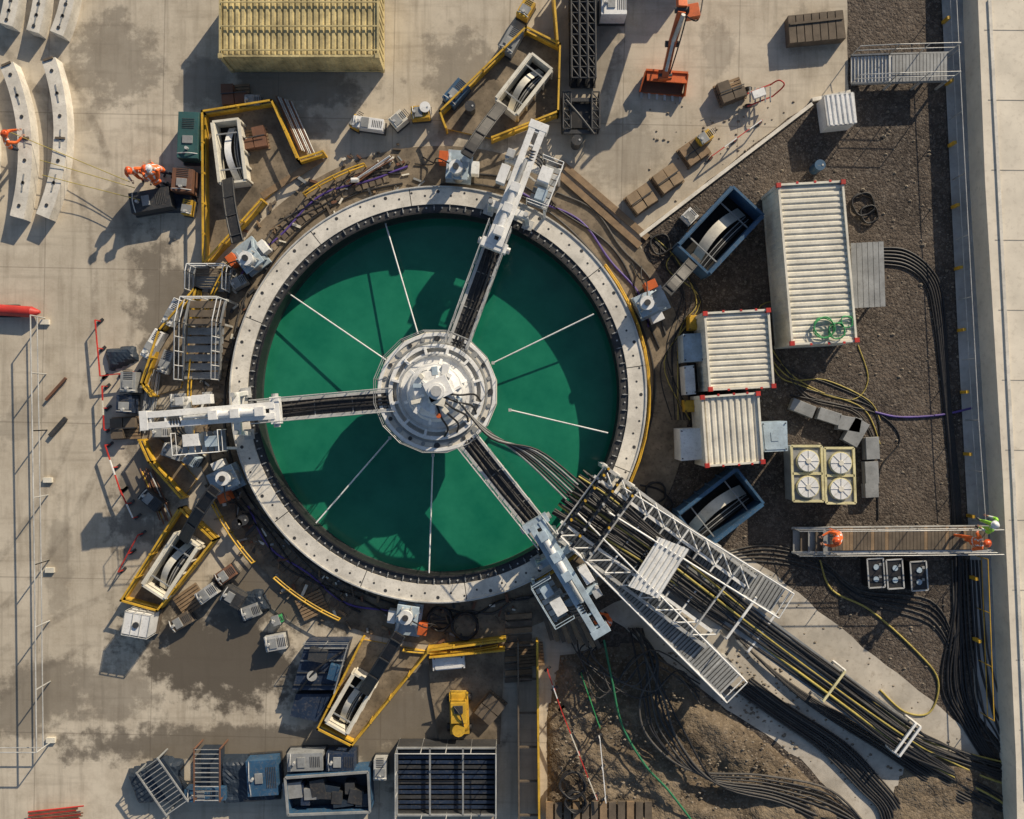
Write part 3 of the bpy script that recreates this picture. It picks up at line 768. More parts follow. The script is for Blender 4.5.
for i in range(6): b.hose([(760+i*3,345),(790,370+U(-5,10)),(800+U(0,30),380+i*4),(860+U(-5,10),400+i*3),(880,420+i*8)],.026,random.choice([black,black,rubber2,yellowh]))
for i in range(5): b.hose([(700,560+i*2),(760+U(-10,10),545+i*4),(820,560+i*3),(860+U(-10,10),590+i*3),(930,600+i*6),(955,640+i*6)],.03,black if i%3 else rubber2)
b.done()
b=B('mud_hoses')
b.hose([(604,640,.5),(612,680,.7),(622,725,.7),(645,765,.7),(668,790,.6),(695,825,.5)],.045,green)
for i in range(8): b.hose([(628+i*2,628,.1),(645+U(-8,12),660+U(-6,6),.6),(640+i*4,700,.65),(648+i*5,735+U(-6,6),.65),(690+i*4,770+i*2,.6),(760+i*3,775+i*4,.45),(830,790+i*5,.2),(870,830,.1)],U(.035,.055),black if i%3 else rubber2)
for i in range(7): b.hose([(570+i*7,640,.2),(590+U(-10,10),660+U(-10,10),.6),(600+i*8,690+U(-10,10),.7),(660+U(-20,20),650+i*4,.6),(700,680+i*4,.3)],.03,black if i%2 else rubber2)
for i in range(9): b.hose([(735+i*2,690-i*1.5,.1),(770+i*2.5,715-i*1,.06),(820+i*3,750-i*1,.06),(860+i*2,790-i*2,.06),(880+i*3,812,.06),(885+i*2,850,.06)],U(.035,.055),black if i%3 else rubber2)
for x,y,r in((572,783,.5),(440,618,.45),(465,625,.5),(575,800,.4)): coil(b,x,y,.4 if y>700 else .05,r,black,4,.04)
b.done()
def barrier(pts,z=.0,name='barrier_rail',m1=red,m2=white,h=.5,sl=.5):
    b=B(name)
    for a,c in zip(pts,pts[1:]):
        P=W(*a,z+h);Q=W(*c,z+h);n=max(2,int((Q-P).length/sl))
        for i in range(n): b.beam(P.lerp(Q,i/n),P.lerp(Q,(i+.98)/n),.035,.07,m1 if i%2==0 else m2)
        for t in(0,.5,1): q=P.lerp(Q,t); b.beam(q,Vector((q.x,q.y,z)),.04,.04,m1); b.box((q.x,q.y,z+.04),(.3,.1,.06),40,dark)
    b.done()
barrier([(712,156),(762,120)]); barrier([(95,320),(100,376),(133,372)],m2=red); barrier([(102,386),(104,430)],m2=offwhite); barrier([(105,445),(120,490),(133,518)]); barrier([(138,535),(118,572)],m2=red)
barrier([(548,672),(562,712)],.35); barrier([(562,712),(597,800)],.35,m2=offwhite,sl=.9); barrier([(600,740),(606,803)],.3,m1=white); barrier([(582,676),(600,728)],.35,m1=green2,m2=green2)
# ---------------------------------------------------------------- left stuff
def segarc(poly0,poly1,z,n,tilt=0):
    b=B('precast_tunnel_segment')
    (x0,y0),(xm,ym),(x1,y1)=poly0; wpx=poly1
    for j in range(n):
        z1=z*(j+1)/n-.03;z0=z*j/n; outer=[];inner=[]
        for i in range(15):
            t=i/14; x=(1-t)**2*x0+2*t*(1-t)*(2*xm-.5*x0-.5*x1)+t*t*x1; y=(1-t)**2*y0+2*t*(1-t)*(2*ym-.5*y0-.5*y1)+t*t*y1
            dx=2*(1-t)*((2*xm-.5*x0-.5*x1)-x0)+2*t*(x1-(2*xm-.5*x0-.5*x1)); dy=2*(1-t)*((2*ym-.5*y0-.5*y1)-y0)+2*t*(y1-(2*ym-.5*y0-.5*y1)); l=math.hypot(dx,dy)
            outer.append((x-dy/l*wpx/2,y+dx/l*wpx/2));inner.append((x+dy/l*wpx/2,y-dx/l*wpx/2))
        P=[W(*p,z) for p in outer];Q=[W(*p,z) for p in inner]
        vs=[];
        for a,c in zip(P,Q): vs+=[(a.x,a.y,z0),(c.x,c.y,z0),(c.x,c.y,z1),(a.x,a.y,z1)]
        fs=[]
        for i in range(14):
            for k_ in range(4): fs.append((i*4+k_,i*4+(k_+1)%4,(i+1)*4+(k_+1)%4,(i+1)*4+k_))
        fs+=[(0,3,2,1),(56,57,58,59)]
        b.add(vs,fs,seg)
    for i in range(1,14,2):
        c=(P[i]+Q[i])/2; u=(P[i+1]-P[i-1]).normalized(); c.z=z-.02; b.cyl(c,c+Vector((0,0,.02)),.07,dark,8)
        if i in(3,7,11): b.beam(c-u*.35+Vector((0,0,.005)),c+u*.35+Vector((0,0,.005)),.05,.03,grey)
    b.beam(P[0]*.85+Q[0]*.15,P[0]*.15+Q[0]*.85,.08,.06,woodd); b.beam(P[7]*.85+Q[7]*.15,P[7]*.15+Q[7]*.85,.08,.06,woodd); 
    b.done()
segarc([(6,64),(24,138),(16,217)],14,.6,1); segarc([(48,59),(60,138),(42,216)],14,.6,1)
segarc([(-32,64),(-14,138),(-24,217)],13,.6,1)
segarc([(14,-50),(12,-10),(5,24)],15,.6,1); segarc([(42,-50),(40,-8),(32,31)],13,.6,1); segarc([(70,-50),(68,-8),(56,33)],14,.6,1)
b=B('pressure_bottle'); b.cyl(W(-14,309,.3),W(32,312,.3),.22,red,14); b.cyl(W(32,312,.3),W(40,312,.3),.22,red,14,.06); b.box(W(10,311,.05),(.8,.5,.1),0,dark); b.done()
b=B('guard_rail'); b.rail([W(45,318,0),W(47,430,0),W(49,560,0),W(51,742,0)],1.1,steel,2.2,.03)
for x,y in((45,322),(48,480),(50,570),(51,740)): b.box(W(x,y,.06),(.35,.2,.12),0,offwhite)
b.beam(W(46,400,.1),W(66,378,.1),.1,.1,rust); b.beam(W(50,436,.1),W(66,418,.1),.16,.12,dark)
b.rail([W(-30,742,0),W(51,742,0)],1.1,steel,2.2,.025); b.done()
b=B('sling_ropes')
for p,q in(((40,160),(135,188)),((42,175),(140,200)),((5,130),(130,182))): b.tube([W(*p,.7),W((p[0]+q[0])/2,(p[1]+q[1])/2,.6),W(*q,.8)],.015,yellowh,4)
b.done()
def stairtower(x0,y0,x1,y1,name='access_stair',z=1.4):
    b=B(name)
    n=9
    for i in range(n):
        y=y0+(y1-y0)*(i+.1)/n; zz=z*(1-i/n*.9) if i>2 else z
        b.pp([(x0+(y-y0)*-.08,y),(x1+(y-y0)*-.08,y),(x1-(y-y0)*.08,y+(y1-y0)/n*.8),(x0-(y-y0)*.08,y+(y1-y0)/n*.8)],zz-.05,zz,grey if i>2 else woodd)
    for x in(x0,x1):
        a=W(x,y0,z);c=W(x-(y1-y0)*.08,y1,.15); m=a.lerp(c,.3);m.z=z
        b.rail([a,m,c],1.05,white,.7,.022); b.beam(m,c,.06,.2,grey); b.beam(a,m,.06,.2,grey)
        for e in(a,m): b.beam(e,Vector((e.x,e.y,0)),.08,.08,steel)
    b.rail([W(x0,y0,z),W(x1,y0,z)],1.05,white,.7)
    b.done()
stairtower(190,300,226,380)
stairtower(196,268,232,292,'access_step',.5)
platform([(196,288),(160,330),(142,384),(152,396),(180,388),(190,330)],openg=(3,4))
platform([(140,440),(150,462),(182,498),(196,480),(160,440)],openg=(2,3,4))
platform([(428,650),(505,640),(500,745),(440,745),(430,690)],openg=(1,2,3,4))

# ---------------------------------------------------------------- clutter
def pallet(px,py,ang,load=None,z=0,sx=1.1,sy=.9):
    b=B('pallet_of_materials' if load else 'timber_pallet'); c=W(px,py,z+.15);c.z=z; t=math.radians(ang);u=Vector((math.cos(t),math.sin(t),0));x=Vector((-u.y,u.x,0));Z=Vector((0,0,1))
    for i in range(7): o=(i/6-.5)*(sy-.1); b.beam(c-u*sx/2+x*o+Z*.14,c+u*sx/2+x*o+Z*.14,.1,.022,wood)
    for i in range(3): o=(i/2-.5)*(sx-.1); b.beam(c-x*sy/2+u*o+Z*.08,c+x*sy/2+u*o+Z*.08,.1,.09,woodd)
    if load:
        h_=U(.2,.4)
        for i in range(2):
            for j in range(2):
                if load is card or R()<.85: b.box(c+u*(i-.5)*sx*.46+x*(j-.5)*sy*.46+Z*(.16+h_*U(.4,.5)),(sx*.43,sy*.43,h_*U(.8,1)),ang+U(-4,4),load)
        b.beam(c-u*sx*.45+Z*(.19+h_),c+u*sx*.45+Z*(.19+h_),.04,.012,dark)
    b.done()
for a in((667,180,35,card),(641,200,35,card),(694,152,35,wood),(730,92,20,woodd),(236,96,5,rust),(126,428,3,woodd),(490,707,50,woodd),(312,605,25,None),(255,140,10,rust),(530,655,5,None),(190,600,35,None)):
    pallet(*a)
def tarp(name,pts,h,mat=tarpm,seed=0,step=2.5):
    xs=[p[0] for p in pts];ys=[p[1] for p in pts];b=B(name);x0,x1,y0,y1=min(xs),max(xs),min(ys),max(ys)
    nx=int((x1-x0)/step)+1;ny=int((y1-y0)/step)+1;vs=[]
    for j in range(ny+1):
        for i in range(nx+1):
            x=x0+i*(x1-x0)/nx;y=y0+j*(y1-y0)/ny;d=distpoly(x,y,pts) if inpoly(x,y,pts) else 0
            k_=min(1,d/4)**.7; q=Vector((x*.05+seed,y*.05,seed)); qs=Vector((x*.13+y*.05,y*.06-x*.02,seed))
            hh=h*k_*(.85+.1*noise.noise(q)-.18*abs(noise.noise(qs*2)))
            p=W(x,y,0); p.z=.012+max(0,hh)-(.1 if d==0 else 0); vs.append(p)
    b.add(vs,[(j*(nx+1)+i,(j+1)*(nx+1)+i,(j+1)*(nx+1)+i+1,j*(nx+1)+i+1) for j in range(ny) for i in range(nx)],mat,False)
    return b.done()
tarp('tarpaulin_cover',[(128,770),(165,755),(185,760),(182,800),(140,802)],.5,seed=2)
tarp('tarpaulin_cover',[(222,755),(280,753),(282,798),(224,802)],.6,seed=3)
tarp('tarpaulin_cover',[(232,596),(262,588),(272,608),(242,624)],.4,seed=4)
tarp('tarpaulin_cover',[(105,350),(135,345),(140,360),(110,372)],.3,seed=8)
tarp('tarpaulin_cover',[(160,185),(196,180),(198,212),(150,214)],.3,seed=9)
# navy equipment block beside lower bay
b=B('navy_equipment_skid')
b.pp([(306,641),(350,641),(336,690),(292,690)],0,.7,navy); b.pp([(296,694),(332,694),(318,722),(290,716)],0,.5,navy)
for t in(.15,.4,.65,.9): b.beam(W(306-14*t,641+49*t,.74),W(350-14*t,641+49*t,.74),.05,.05,grey if t<.5 else dark)
b.box(W(318,655,.85),(.7,.5,.25),-10,dark); b.box(W(334,672,.85),(.4,.6,.25),-15,blue); b.cyl(W(312,676,.7),W(312,676,1.0),.2,grey,12); b.tube([W(300,690,.8),W(318,668,1.1),W(345,650,.8)],.04,black)
b.rail([W(306,641,.7),W(350,641,.7),W(336,690,.7)],.5,grey,.9,.02); b.done(bev=.01)
b=B('steel_stillage')
for x0,y0,a,m1 in((195,750,0,rust),(150,762,35,grey)):
    c=W(x0+12,y0+25,1.0);t=math.radians(a);o=Vector((math.cos(t),math.sin(t),0));n_=Vector((-o.y,o.x,0))
    for i in range(12):
        q=c+n_*(i-5.5)*.18; b.beam(q-o*.5,q+o*.5,.025,.03,grey if i%3 else steel)
    for s_ in(-.5,.5): b.beam(c+o*s_-n_*1.05,c+o*s_+n_*1.05,.05,.06,m1)
    for s_ in(-.5,.5):
        for k_ in(-1,1): q=c+o*s_+n_*k_; b.beam(q,Vector((q.x,q.y,0)),.05,.05,m1)
    b.box(Vector((c.x,c.y,.3)),(.8,1.7,.4),a,tarpm)
b.done()
b=B('sump_tank'); b.pp([(397,748),(496,748),(496,815),(397,815)],0,.25,holeblack); z=1.0
for a,c in(((397,748),(496,748)),((397,815),(496,815)),((397,748),(397,815)),((496,748),(496,815)),((430,748),(430,815)),((463,748),(463,815))):
    b.beam(W(*a,z),W(*c,z),.06,.1,grey)
for a,c in(((397,748),(496,748)),((496,815),(397,815)),((397,815),(397,748)),((496,748),(496,815))):
    P=W(*a,z);Q=W(*c,z); b.beam(P-Vector((0,0,.5)),Q-Vector((0,0,.5)),.04,.9,dark); P.z=Q.z=0; b.rail([P,Q],1.6,steel,1)
for y in range(752,815,5): b.beam(W(398,y,.75),W(495,y,.75),.12,.03,navy if (y//5)%3 else dark)
b.done()
b=B('waste_skip'); b.pp([(285,778),(368,772),(370,812),(288,815)],0,.3,tarpm)
for a,c in(((285,778),(368,772)),((368,772),(370,812)),((370,812),(288,815)),((288,815),(285,778))): 
    P=W(*a,1.0);Q=W(*c,1.0); b.beam(P,Q,.08,.08,grey); b.beam(P-Vector((0,0,.5)),Q-Vector((0,0,.5)),.05,1.0,blue)
for i in range(12): b.box(W(294+i*6.3,U(783,804),.55),(U(.3,.8),U(.2,.7),U(.4,.6)),U(-15,15),random.choice([dark,grey,tarpm,navy,blue]))
b.done()
b=B('yellow_trench_shield')
b.beam(W(537,640,.4),W(539,819,.4),.08,.8,yellow); b.beam(W(518,640,.4),W(519,819,.4),.06,.8,woodd)
for y in range(645,819,34): b.beam(W(518,y,.5),W(538,y,.5),.07,.08,woodd)
b.beam(W(430,655,.4),W(505,648,.4),.06,.8,yellow); b.done()
b=B('timber_boarding')
for i in range(12): b.pp([(546+i*9,802+U(-1,2)),(553+i*9,802),(553+i*9,840),(546+i*9,840)],.3,.42,woodd if i%3 else wood)
for i in range(10): b.pp([(505,615+i*7),(532,613+i*7),(532,618+i*7),(505,620+i*7)],.05,.12,woodd if i%2 else wood)
b.done()
b=B('stacked_formwork')
for i in range(9): b.beam(W(540+i*6,602+i*3,.3+.03*i),W(552+i*6,640+i*1,.3+.03*i),.16,.07,wood if i%2 else woodd)
b.done()
b=B('plate_compactor'); c=W(459,715,.5); b.box(c-Vector((0,0,.25)),(.75,1.6,.3),2,yellow); b.box(c+Vector((0,.2,.15)),(.6,.8,.5),2,yellow); b.cyl(c+Vector((0,-.5,-.1)),c+Vector((0,-.5,.35)),.25,yellow,12); b.box(c+Vector((0,.35,.42)),(.35,.3,.08),2,dark)
b.tube([c+Vector((-.3,.7,.2)),c+Vector((-.3,1.1,.5)),c+Vector((.3,1.1,.5)),c+Vector((.3,.7,.2))],.03,yellow,res=1)
b.box(c+Vector((0,-.15,.0)),(.5,.3,.3),2,dark); b.tube([c+Vector((.2,-.4,.3)),c+Vector((.1,.1,.5)),c+Vector((-.2,.5,.45))],.03,black)
for i in(-1,1):
    for j in(-1,1): b.cyl(c+Vector((i*.32,j*.6,-.35)),c+Vector((i*.48,j*.6,-.35)),.16,black,12)
b.done(bev=.02)
cabinet([(432,658),(464,656),(465,668),(433,671)],.5,white,'white_pipe_box')
def ibc(px,py,a):
    b=B('water_tank'); c=W(px,py,1.1);c.z=0; b.box(c+Vector((0,0,.65)),(1.0,.85,.9),a,white); b.box(c+Vector((0,0,.1)),(1.15,1.0,.16),a,woodd); b.cyl(c+Vector((0,0,1.1)),c+Vector((0,0,1.17)),.12,dark,12)
    t=math.radians(a);u=Vector((math.cos(t),math.sin(t),0));x=Vector((-u.y,u.x,0));Z=Vector((0,0,1))
    for i in range(4):
        o=(i/3-.5)*1.0; b.beam(c+u*o-x*.46+Z*1.12,c+u*o+x*.46+Z*1.12,.03,.03,steel)
        for s_ in(-.47,.47): b.beam(c+u*o+x*s_,c+u*o+x*s_+Z*1.12,.03,.03,steel)
    for s_ in(-.47,.47):
        for zz in(.4,.75,1.12): b.beam(c-u*.52+x*s_+Z*zz,c+u*.52+x*s_+Z*zz,.03,.03,steel)
    b.done(bev=.03)
ibc(136,625,-10)
def genset(px,py,a,m,name='generator',L=1.5,Wd=.8,h=.9):
    b=B(name); c=W(px,py,h);c.z=0;t=math.radians(a);u=Vector((math.cos(t),math.sin(t),0));x=Vector((-u.y,u.x,0));Z=Vector((0,0,1))
    b.box(c+Z*.08,(L*1.08,Wd*1.05,.14),a,dark); b.box(c+Z*(h/2+.1),(L,Wd,h-.15),a,m)
    for i in range(6): b.beam(c+u*(L*.15+i*.07)-x*Wd*.3+Z*(h+.03),c+u*(L*.15+i*.07)+x*Wd*.3+Z*(h+.03),.03,.02,dark)
    b.cyl(c-u*L*.3+Z*h,c-u*L*.3+Z*(h+.2),.06,steel,8); b.box(c-u*L*.1+Z*(h+.04),(.3,.4,.06),a,grey)
    b.tube([c-u*L*.4-x*Wd*.5+Z*h,c-u*L*.4+Z*(h+.12),c-u*L*.4+x*Wd*.5+Z*h],.025,steel)
    b.done(bev=.03)
genset(188,135,88,teal,L=1.8,Wd=.8); genset(150,200,10,dark,'winch_unit',1.6,.8,.7); genset(182,180,85,rust,'hydraulic_unit',.9,.8,.8); genset(187,207,80,yellow,'small_pump',.6,.4,.5)
genset(368,123,-8,white,'white_pump',1.2,.45,.6); genset(420,112,5,yellow,'small_pump',.7,.5,.6); genset(398,119,40,offwhite,'mortar_mixer',.6,.5,.6); genset(356,122,60,yellow,'small_pump',.5,.4,.5); genset(456,92,50,blue,'generator',1.0,.6,.6)
genset(705,137,35,yellow,'small_pump',.6,.4,.6); genset(614,3,0,white,'white_generator',1.0,.9,1.0); genset(526,8,60,yellow,'small_pump',.7,.5,.6); genset(511,40,60,grey,'grey_pump',1.0,.6,.6)
genset(275,643,10,steel,'hose_reel_frame',.8,.6,.5);genset(277,620,20,green2,'small_toolbox',.4,.3,.4)
genset(152,344,60,white,'white_locker',1.2,.4,.7); genset(172,312,62,white,'white_locker',1.1,.4,.7); genset(690,216,45,white,'small_pump',.5,.5,.5)
genset(262,778,4,blue,'generator',1.2,1.4,.8); genset(305,762,2,grey,'compressor',1.4,.7,.8); genset(340,762,0,navy,'compressor',1.1,.7,.8); genset(205,795,3,blue,'generator',1.6,.5,.7);genset(250,612,20,grey,'grey_pump',.7,.5,.5)
genset(380,770,90,steel,'welding_set',.8,.5,.7); genset(232,598,-30,dark,'grout_pump',.9,.6,.6)
# dense left-side kit
genset(128,382,88,grey,'control_cabinet',.8,.6,.9); genset(124,404,88,navy,'control_cabinet',.7,.6,.8); genset(165,362,70,grey,'control_cabinet',.9,.4,.6); genset(178,400,5,steel,'control_cabinet',.6,.5,.7)
genset(172,452,-20,grey,'control_cabinet',.8,.5,.6); genset(150,500,-40,dark,'grout_pump',.9,.5,.6); genset(160,432,0,steel,'control_cabinet',.6,.4,.6); genset(190,460,-30,ltblue,'control_cabinet',.5,.4,.8)
genset(206,594,35,steel,'control_cabinet',.8,.5,.6); genset(180,622,30,woodd,'timber_box',.9,.5,.4); genset(225,575,35,rust,'timber_box',.8,.5,.4); genset(252,100,0,grey,'control_cabinet',.6,.4,.5); genset(238,282,30,grey,'control_cabinet',.6,.4,.6)
b=B('scaffold_tube_bundle')
for i in range(8): b.cyl(W(276+i*2.2,96+i*.8,.2),W(300+i*2.2,150+i*.8,.2),.03,steel if i%3 else rust,6)
for i in range(7): b.cyl(W(350+U(-4,4),180+i,.2),W(390+U(-4,4),156+i*.6,.2),.025,white if i==3 else rust,6)
for i in range(10): b.cyl(W(80+U(-4,4),806+i*1.4,.2),W(30+U(-4,4),812+i*1.2,.25),.03,rust if i%3 else red,6)
for i in range(9): b.cyl(W(148+i*1.5,372+U(-3,3),.2),W(140+i*1.5,430+U(-5,5),.2),.03,random.choice([steel,rust,grey]),6)
for i in range(7): b.cyl(W(140+i*2,470+U(-3,3),.2),W(160+i*2,520+U(-5,5),.2),.03,random.choice([steel,rust,yellow]),6)
b.done()
b=B('scaffold_prop'); P=W(355,180,.3);Q=W(390,156,.9); b.tube([P,Q],.04,white); b.cyl(P-Vector((.15,0,0)),P+Vector((.15,0,0)),.1,white); b.done()
for x,y,m in((820,165,blue),(243,520,dark),(237,524,black),(577,140,dark),(470,106,dark),(425,107,white),(728,690,dark)):
    b=B('steel_drum'); q=W(x,y,.7);q.z=0; b.cyl(q,q+Vector((0,0,.7)),.2,m,16); b.cyl(q+Vector((0,0,.7)),q+Vector((0,0,.73)),.215,m,16);b.cyl(q+Vector((.1,0,.73)),q+Vector((.1,0,.75)),.04,steel,8);b.done()
b=B('lattice_mast')
for o in(0,1,2):
    b.truss(W(573+o*8,-30,.2),W(574+o*8,86,.2),.3,.9,.045,dark,11)
b.beam(W(582,-30,.1),W(583,88,.1),1.0,.06,black); b.done()
b=B('mast_base_frame'); b.truss(W(566,98,.1),W(566,134,.1),.3,.7,.04,dark,4); b.truss(W(594,98,.1),W(594,134,.1),.3,.7,.04,dark,4); b.beam(W(564,100,.7),W(596,100,.7),.15,.1,dark);b.beam(W(564,132,.7),W(596,132,.7),.15,.1,dark); b.box(W(580,116,.3),(.9,1.1,.5),0,black); b.tube([W(566,100,.8),W(580,116,.9),W(594,134,.8)],.05,dark); b.done()
b=B('hand_trolley'); c=W(760,95,.4)
for i in(-1,1): b.beam(c+Vector((-.5,i*.25-.2,0)),c+Vector((.5,i*.25+.2,0)),.05,.06,red); b.cyl(c+Vector((-.4,i*.3,-.25)),c+Vector((-.4,i*.38,-.25)),.15,black)
for i in range(5): b.beam(c+Vector((-.4+i*.2,-.3,.03)),c+Vector((-.4+i*.2,.3,.03)),.05,.03,grey)
b.box(c+Vector((-.1,0,.15)),(.5,.3,.2),20,white); b.tube([c+Vector((.5,-.05,0)),c+Vector((.8,.2,.5)),c+Vector((.6,.4,.5)),c+Vector((.4,.4,0))],.03,red); b.done()
b=B('yellow_post'); b.beam(W(553,-5,.5),W(557,45,.5),.08,1.0,yellow); b.done()

# excavator
ex=empty('excavator')
b=B('bucket'); z=.6; P=[W(641,88,z),W(646,70,z),W(688,73,z),W(686,93,z)]
q=[Vector((p.x,p.y,0)) for p in P]
b.beam(q[1]+Vector((0,0,.35)),q[2]+Vector((0,0,.35)),.08,.6,orange); b.beam(q[0].lerp(q[1],.1)+Vector((0,0,.06)),q[3].lerp(q[2],.1)+Vector((0,0,.06)),.1,.06,orange)
for a,c in((q[0],q[1]),(q[3],q[2])): b.beam(a+Vector((0,0,.2)),c+Vector((0,0,.45)),.05,.45,orange)
b.obox((q[0]+q[1]+q[2]+q[3])/4+Vector((0,0,.12)),(q[2]-q[1])/2*.98,(q[1]-q[0])/2*.9,Vector((0,0,.04)),rust)
b.obox((q[1]+q[2])/2+Vector((0,-.2,.55)),(q[2]-q[1])/2*.95,Vector((0,.2,0)),Vector((0,0,.04)),orange)
for i in range(6): a=q[0].lerp(q[3],(i+.3)/5.7); b.beam(a+Vector((0,.05,.05)),a+Vector((0,-.18,.03)),.1,.05,steel)
b.done(ex)
b=B('boom_and_stick')
A=W(665,76,.9);Bk=W(672,44,1.6);Cc=W(682,10,2.6);D=W(680,-45,1.6)
b.beam(A,Bk,.26,.3,orange);b.beam(Bk,Cc,.3,.36,orange); b.beam(Cc,D,.34,.42,orange)
b.cyl(Bk+Vector((.0,0,.3)),Cc+Vector((0,-.3,.3)),.08,steel); b.cyl(A+Vector((0,.1,.25)),Bk+Vector((0,0,.28)),.06,steel)
for e in(A,Bk,Cc): b.cyl(e-Vector((.26,0,0)),e+Vector((.26,0,0)),.12,dark)
b.box(A-Vector((0,-.05,.05)),(.5,.35,.3),5,orange); b.tube([A+Vector((.15,0,.2)),Bk+Vector((.25,0,.35)),Cc+Vector((.2,0,.3))],.03,black)
b.box(W(692,12,2.4),(.5,.5,.35),10,orange); b.tube([W(684,14,2.8),W(698,20,2.2),W(704,-10,2.0)],.03,black); b.done(ex,.02)
b=B('body'); c=W(680,-62,0)
b.box(c+Vector((0,0,1.2)),(2.0,2.4,.8),0,orange); b.box(c+Vector((-.55,.7,1.9)),(.9,1.3,1.1),0,dark); b.box(c+Vector((-.55,.7,2.48)),(.95,1.35,.08),0,orange); b.box(c+Vector((.5,-.5,1.75)),(.9,1.2,.3),0,dark)
b.done(ex,.04)
b=B('tracks')
for i in(-1,1):
    b.box(c+Vector((i*.9,0,.35)),(.45,2.6,.5),0,black)
    for j in(-1,1): b.cyl(c+Vector((i*.9-.22,j*1.3,.35)),c+Vector((i*.9+.22,j*1.3,.35)),.26,black,14)
    for j in range(13): b.box(c+Vector((i*.9,-1.3+j*.21,.62)),(.5,.07,.05),0,dark)
b.box(c+Vector((0,0,.5)),(1.3,1.2,.4),0,dark); b.done(ex)

# ---------------------------------------------------------------- people
def person(px,py,z,head,vest,helm,legs=trous,lean=0,pose='stand'):
    root=empty('construction_worker'); 
    J={'pel':(0,0,.95),'sp':(0,.02+lean*.2,1.12),'ch':(0,.02+lean*.6,1.33),'nk':(0,lean*.85,1.48-lean*.12),'hd':(0,.02+lean*1.0,1.58-lean*.15)}
    for s_,n_ in((-1,'l'),(1,'r')):
        st_=.14*s_ if pose=='walk' else .04*s_
        J['hip'+n_]=(s_*.09,0,.90);J['kn'+n_]=(s_*.11,st_+.04,.50);J['an'+n_]=(s_*.12,st_*1.3-.02,.09);J['to'+n_]=(s_*.14,st_*1.3+.15,.04)
        J['sh'+n_]=(s_*.19,lean*.7,1.40-lean*.1)
        if pose=='reach': J['el'+n_]=(s_*.25,lean*.7+.2,1.2);J['wr'+n_]=(s_*.16,lean*.7+.43,1.18)
        elif pose=='walk': J['el'+n_]=(s_*.27,-st_*.9,1.12);J['wr'+n_]=(s_*.27,.14-st_*.9,.92)
        else: J['el'+n_]=(s_*.29,lean*.5-.02,1.13);J['wr'+n_]=(s_*.24,lean*.5+.2,1.02)
        a=Vector(J['el'+n_]);w_=Vector(J['wr'+n_]); J['ha'+n_]=tuple(w_+(w_-a).normalized()*.07)
    rad={'pel':.15,'sp':.145,'ch':.16,'nk':.06,'hd':.06,'hip':.095,'kn':.065,'an':.045,'to':.045,'sh':.075,'el':.055,'wr':.036,'ha':.035}
    keys=list(J);E=[('pel','sp'),('sp','ch'),('ch','nk'),('nk','hd')]
    for n_ in'lr': E+=[('pel','hip'+n_),('hip'+n_,'kn'+n_),('kn'+n_,'an'+n_),('an'+n_,'to'+n_),('ch','sh'+n_),('sh'+n_,'el'+n_),('el'+n_,'wr'+n_),('wr'+n_,'ha'+n_)]
    me=bpy.data.meshes.new('body');me.from_pydata([J[k_] for k_ in keys],[(keys.index(a),keys.index(c)) for a,c in E],[])
    ob=bpy.data.objects.new('tmp',me);sc.collection.objects.link(ob)
    ob.modifiers.new('s','SKIN');sub=ob.modifiers.new('u','SUBSURF');sub.levels=2
    for i,k_ in enumerate(keys):
        r=rad.get(k_) or rad[k_[:-1]]; sv=me.skin_vertices[0].data[i]; sv.radius=(r*(1.0),r*(.8 if k_ in('sp','ch','pel') else 1)); sv.use_root=(k_=='pel')
    dg=bpy.context.evaluated_depsgraph_get();nm=bpy.data.meshes.new_from_object(ob.evaluated_get(dg));bpy.data.objects.remove(ob)
    nm.materials.clear()
    for m in(vest,legs,skin,refl,dark): nm.materials.append(m)
    for p in nm.polygons:
        p.use_smooth=True;c=p.center
        wr=min((c-Vector(J['ha'+n_])).length for n_ in'lr')
        if wr<.075:p.material_index=2
        elif c.z<.11:p.material_index=4
        elif c.z>1.47-lean*.12 and abs(c.x)<.09:p.material_index=2
        elif c.z<.86 and abs(c.x)<.21:p.material_index=1
        elif abs(c.z-1.08)<.03 or (abs(abs(c.x)-.1)<.025 and c.z>1.2):p.material_index=3
        else:p.material_index=0
    bo=bpy.data.objects.new('body',nm);sc.collection.objects.link(bo);bo.parent=root
    hb=B('head');hc=Vector(J['hd'])+Vector((0,.015,.09))
    def sph(bb,c,rx,ry,rz,m,nu=14,nv=9,v0=0,v1=1):
        vs=[];
        for j in range(nv+1):
            ph=math.pi*(v0+(v1-v0)*j/nv)
            for i in range(nu):
                th=2*math.pi*i/nu;vs.append((c[0]+rx*math.sin(ph)*math.cos(th),c[1]+ry*math.sin(ph)*math.sin(th),c[2]+rz*math.cos(ph)))
        bb.add(vs,[(j*nu+i,(j+1)*nu+i,(j+1)*nu+(i+1)%nu,j*nu+(i+1)%nu) for j in range(nv) for i in range(nu)],m,True)
    sph(hb,hc,.075,.095,.115,skin); sph(hb,hc+Vector((0,-.02,.01)),.079,.088,.105,hair,v1=.6)
    sph(hb,hc+Vector((0,.095,-.01)),.012,.02,.02,skin,8,5)
    for s_ in(-1,1): sph(hb,hc+Vector((s_*.03,.085,.01)),.012,.01,.01,hair,8,5); sph(hb,hc+Vector((s_*.077,0,-.005)),.012,.022,.032,skin,8,5)
    sph(hb,hc+Vector((0,.086,-.05)),.024,.008,.006,red,8,5)
    sph(hb,hc+Vector((0,-.005,.045)),.115,.14,.11,helm,16,7,v1=.5)
    hb.ringsec((hc.x,hc.y+.012),.10,.145,hc.z+.043,hc.z+.053,0,360,helm,18)
    hb.beam(hc+Vector((0,-.1,.125)),hc+Vector((0,.1,.125)),.03,.05,helm)
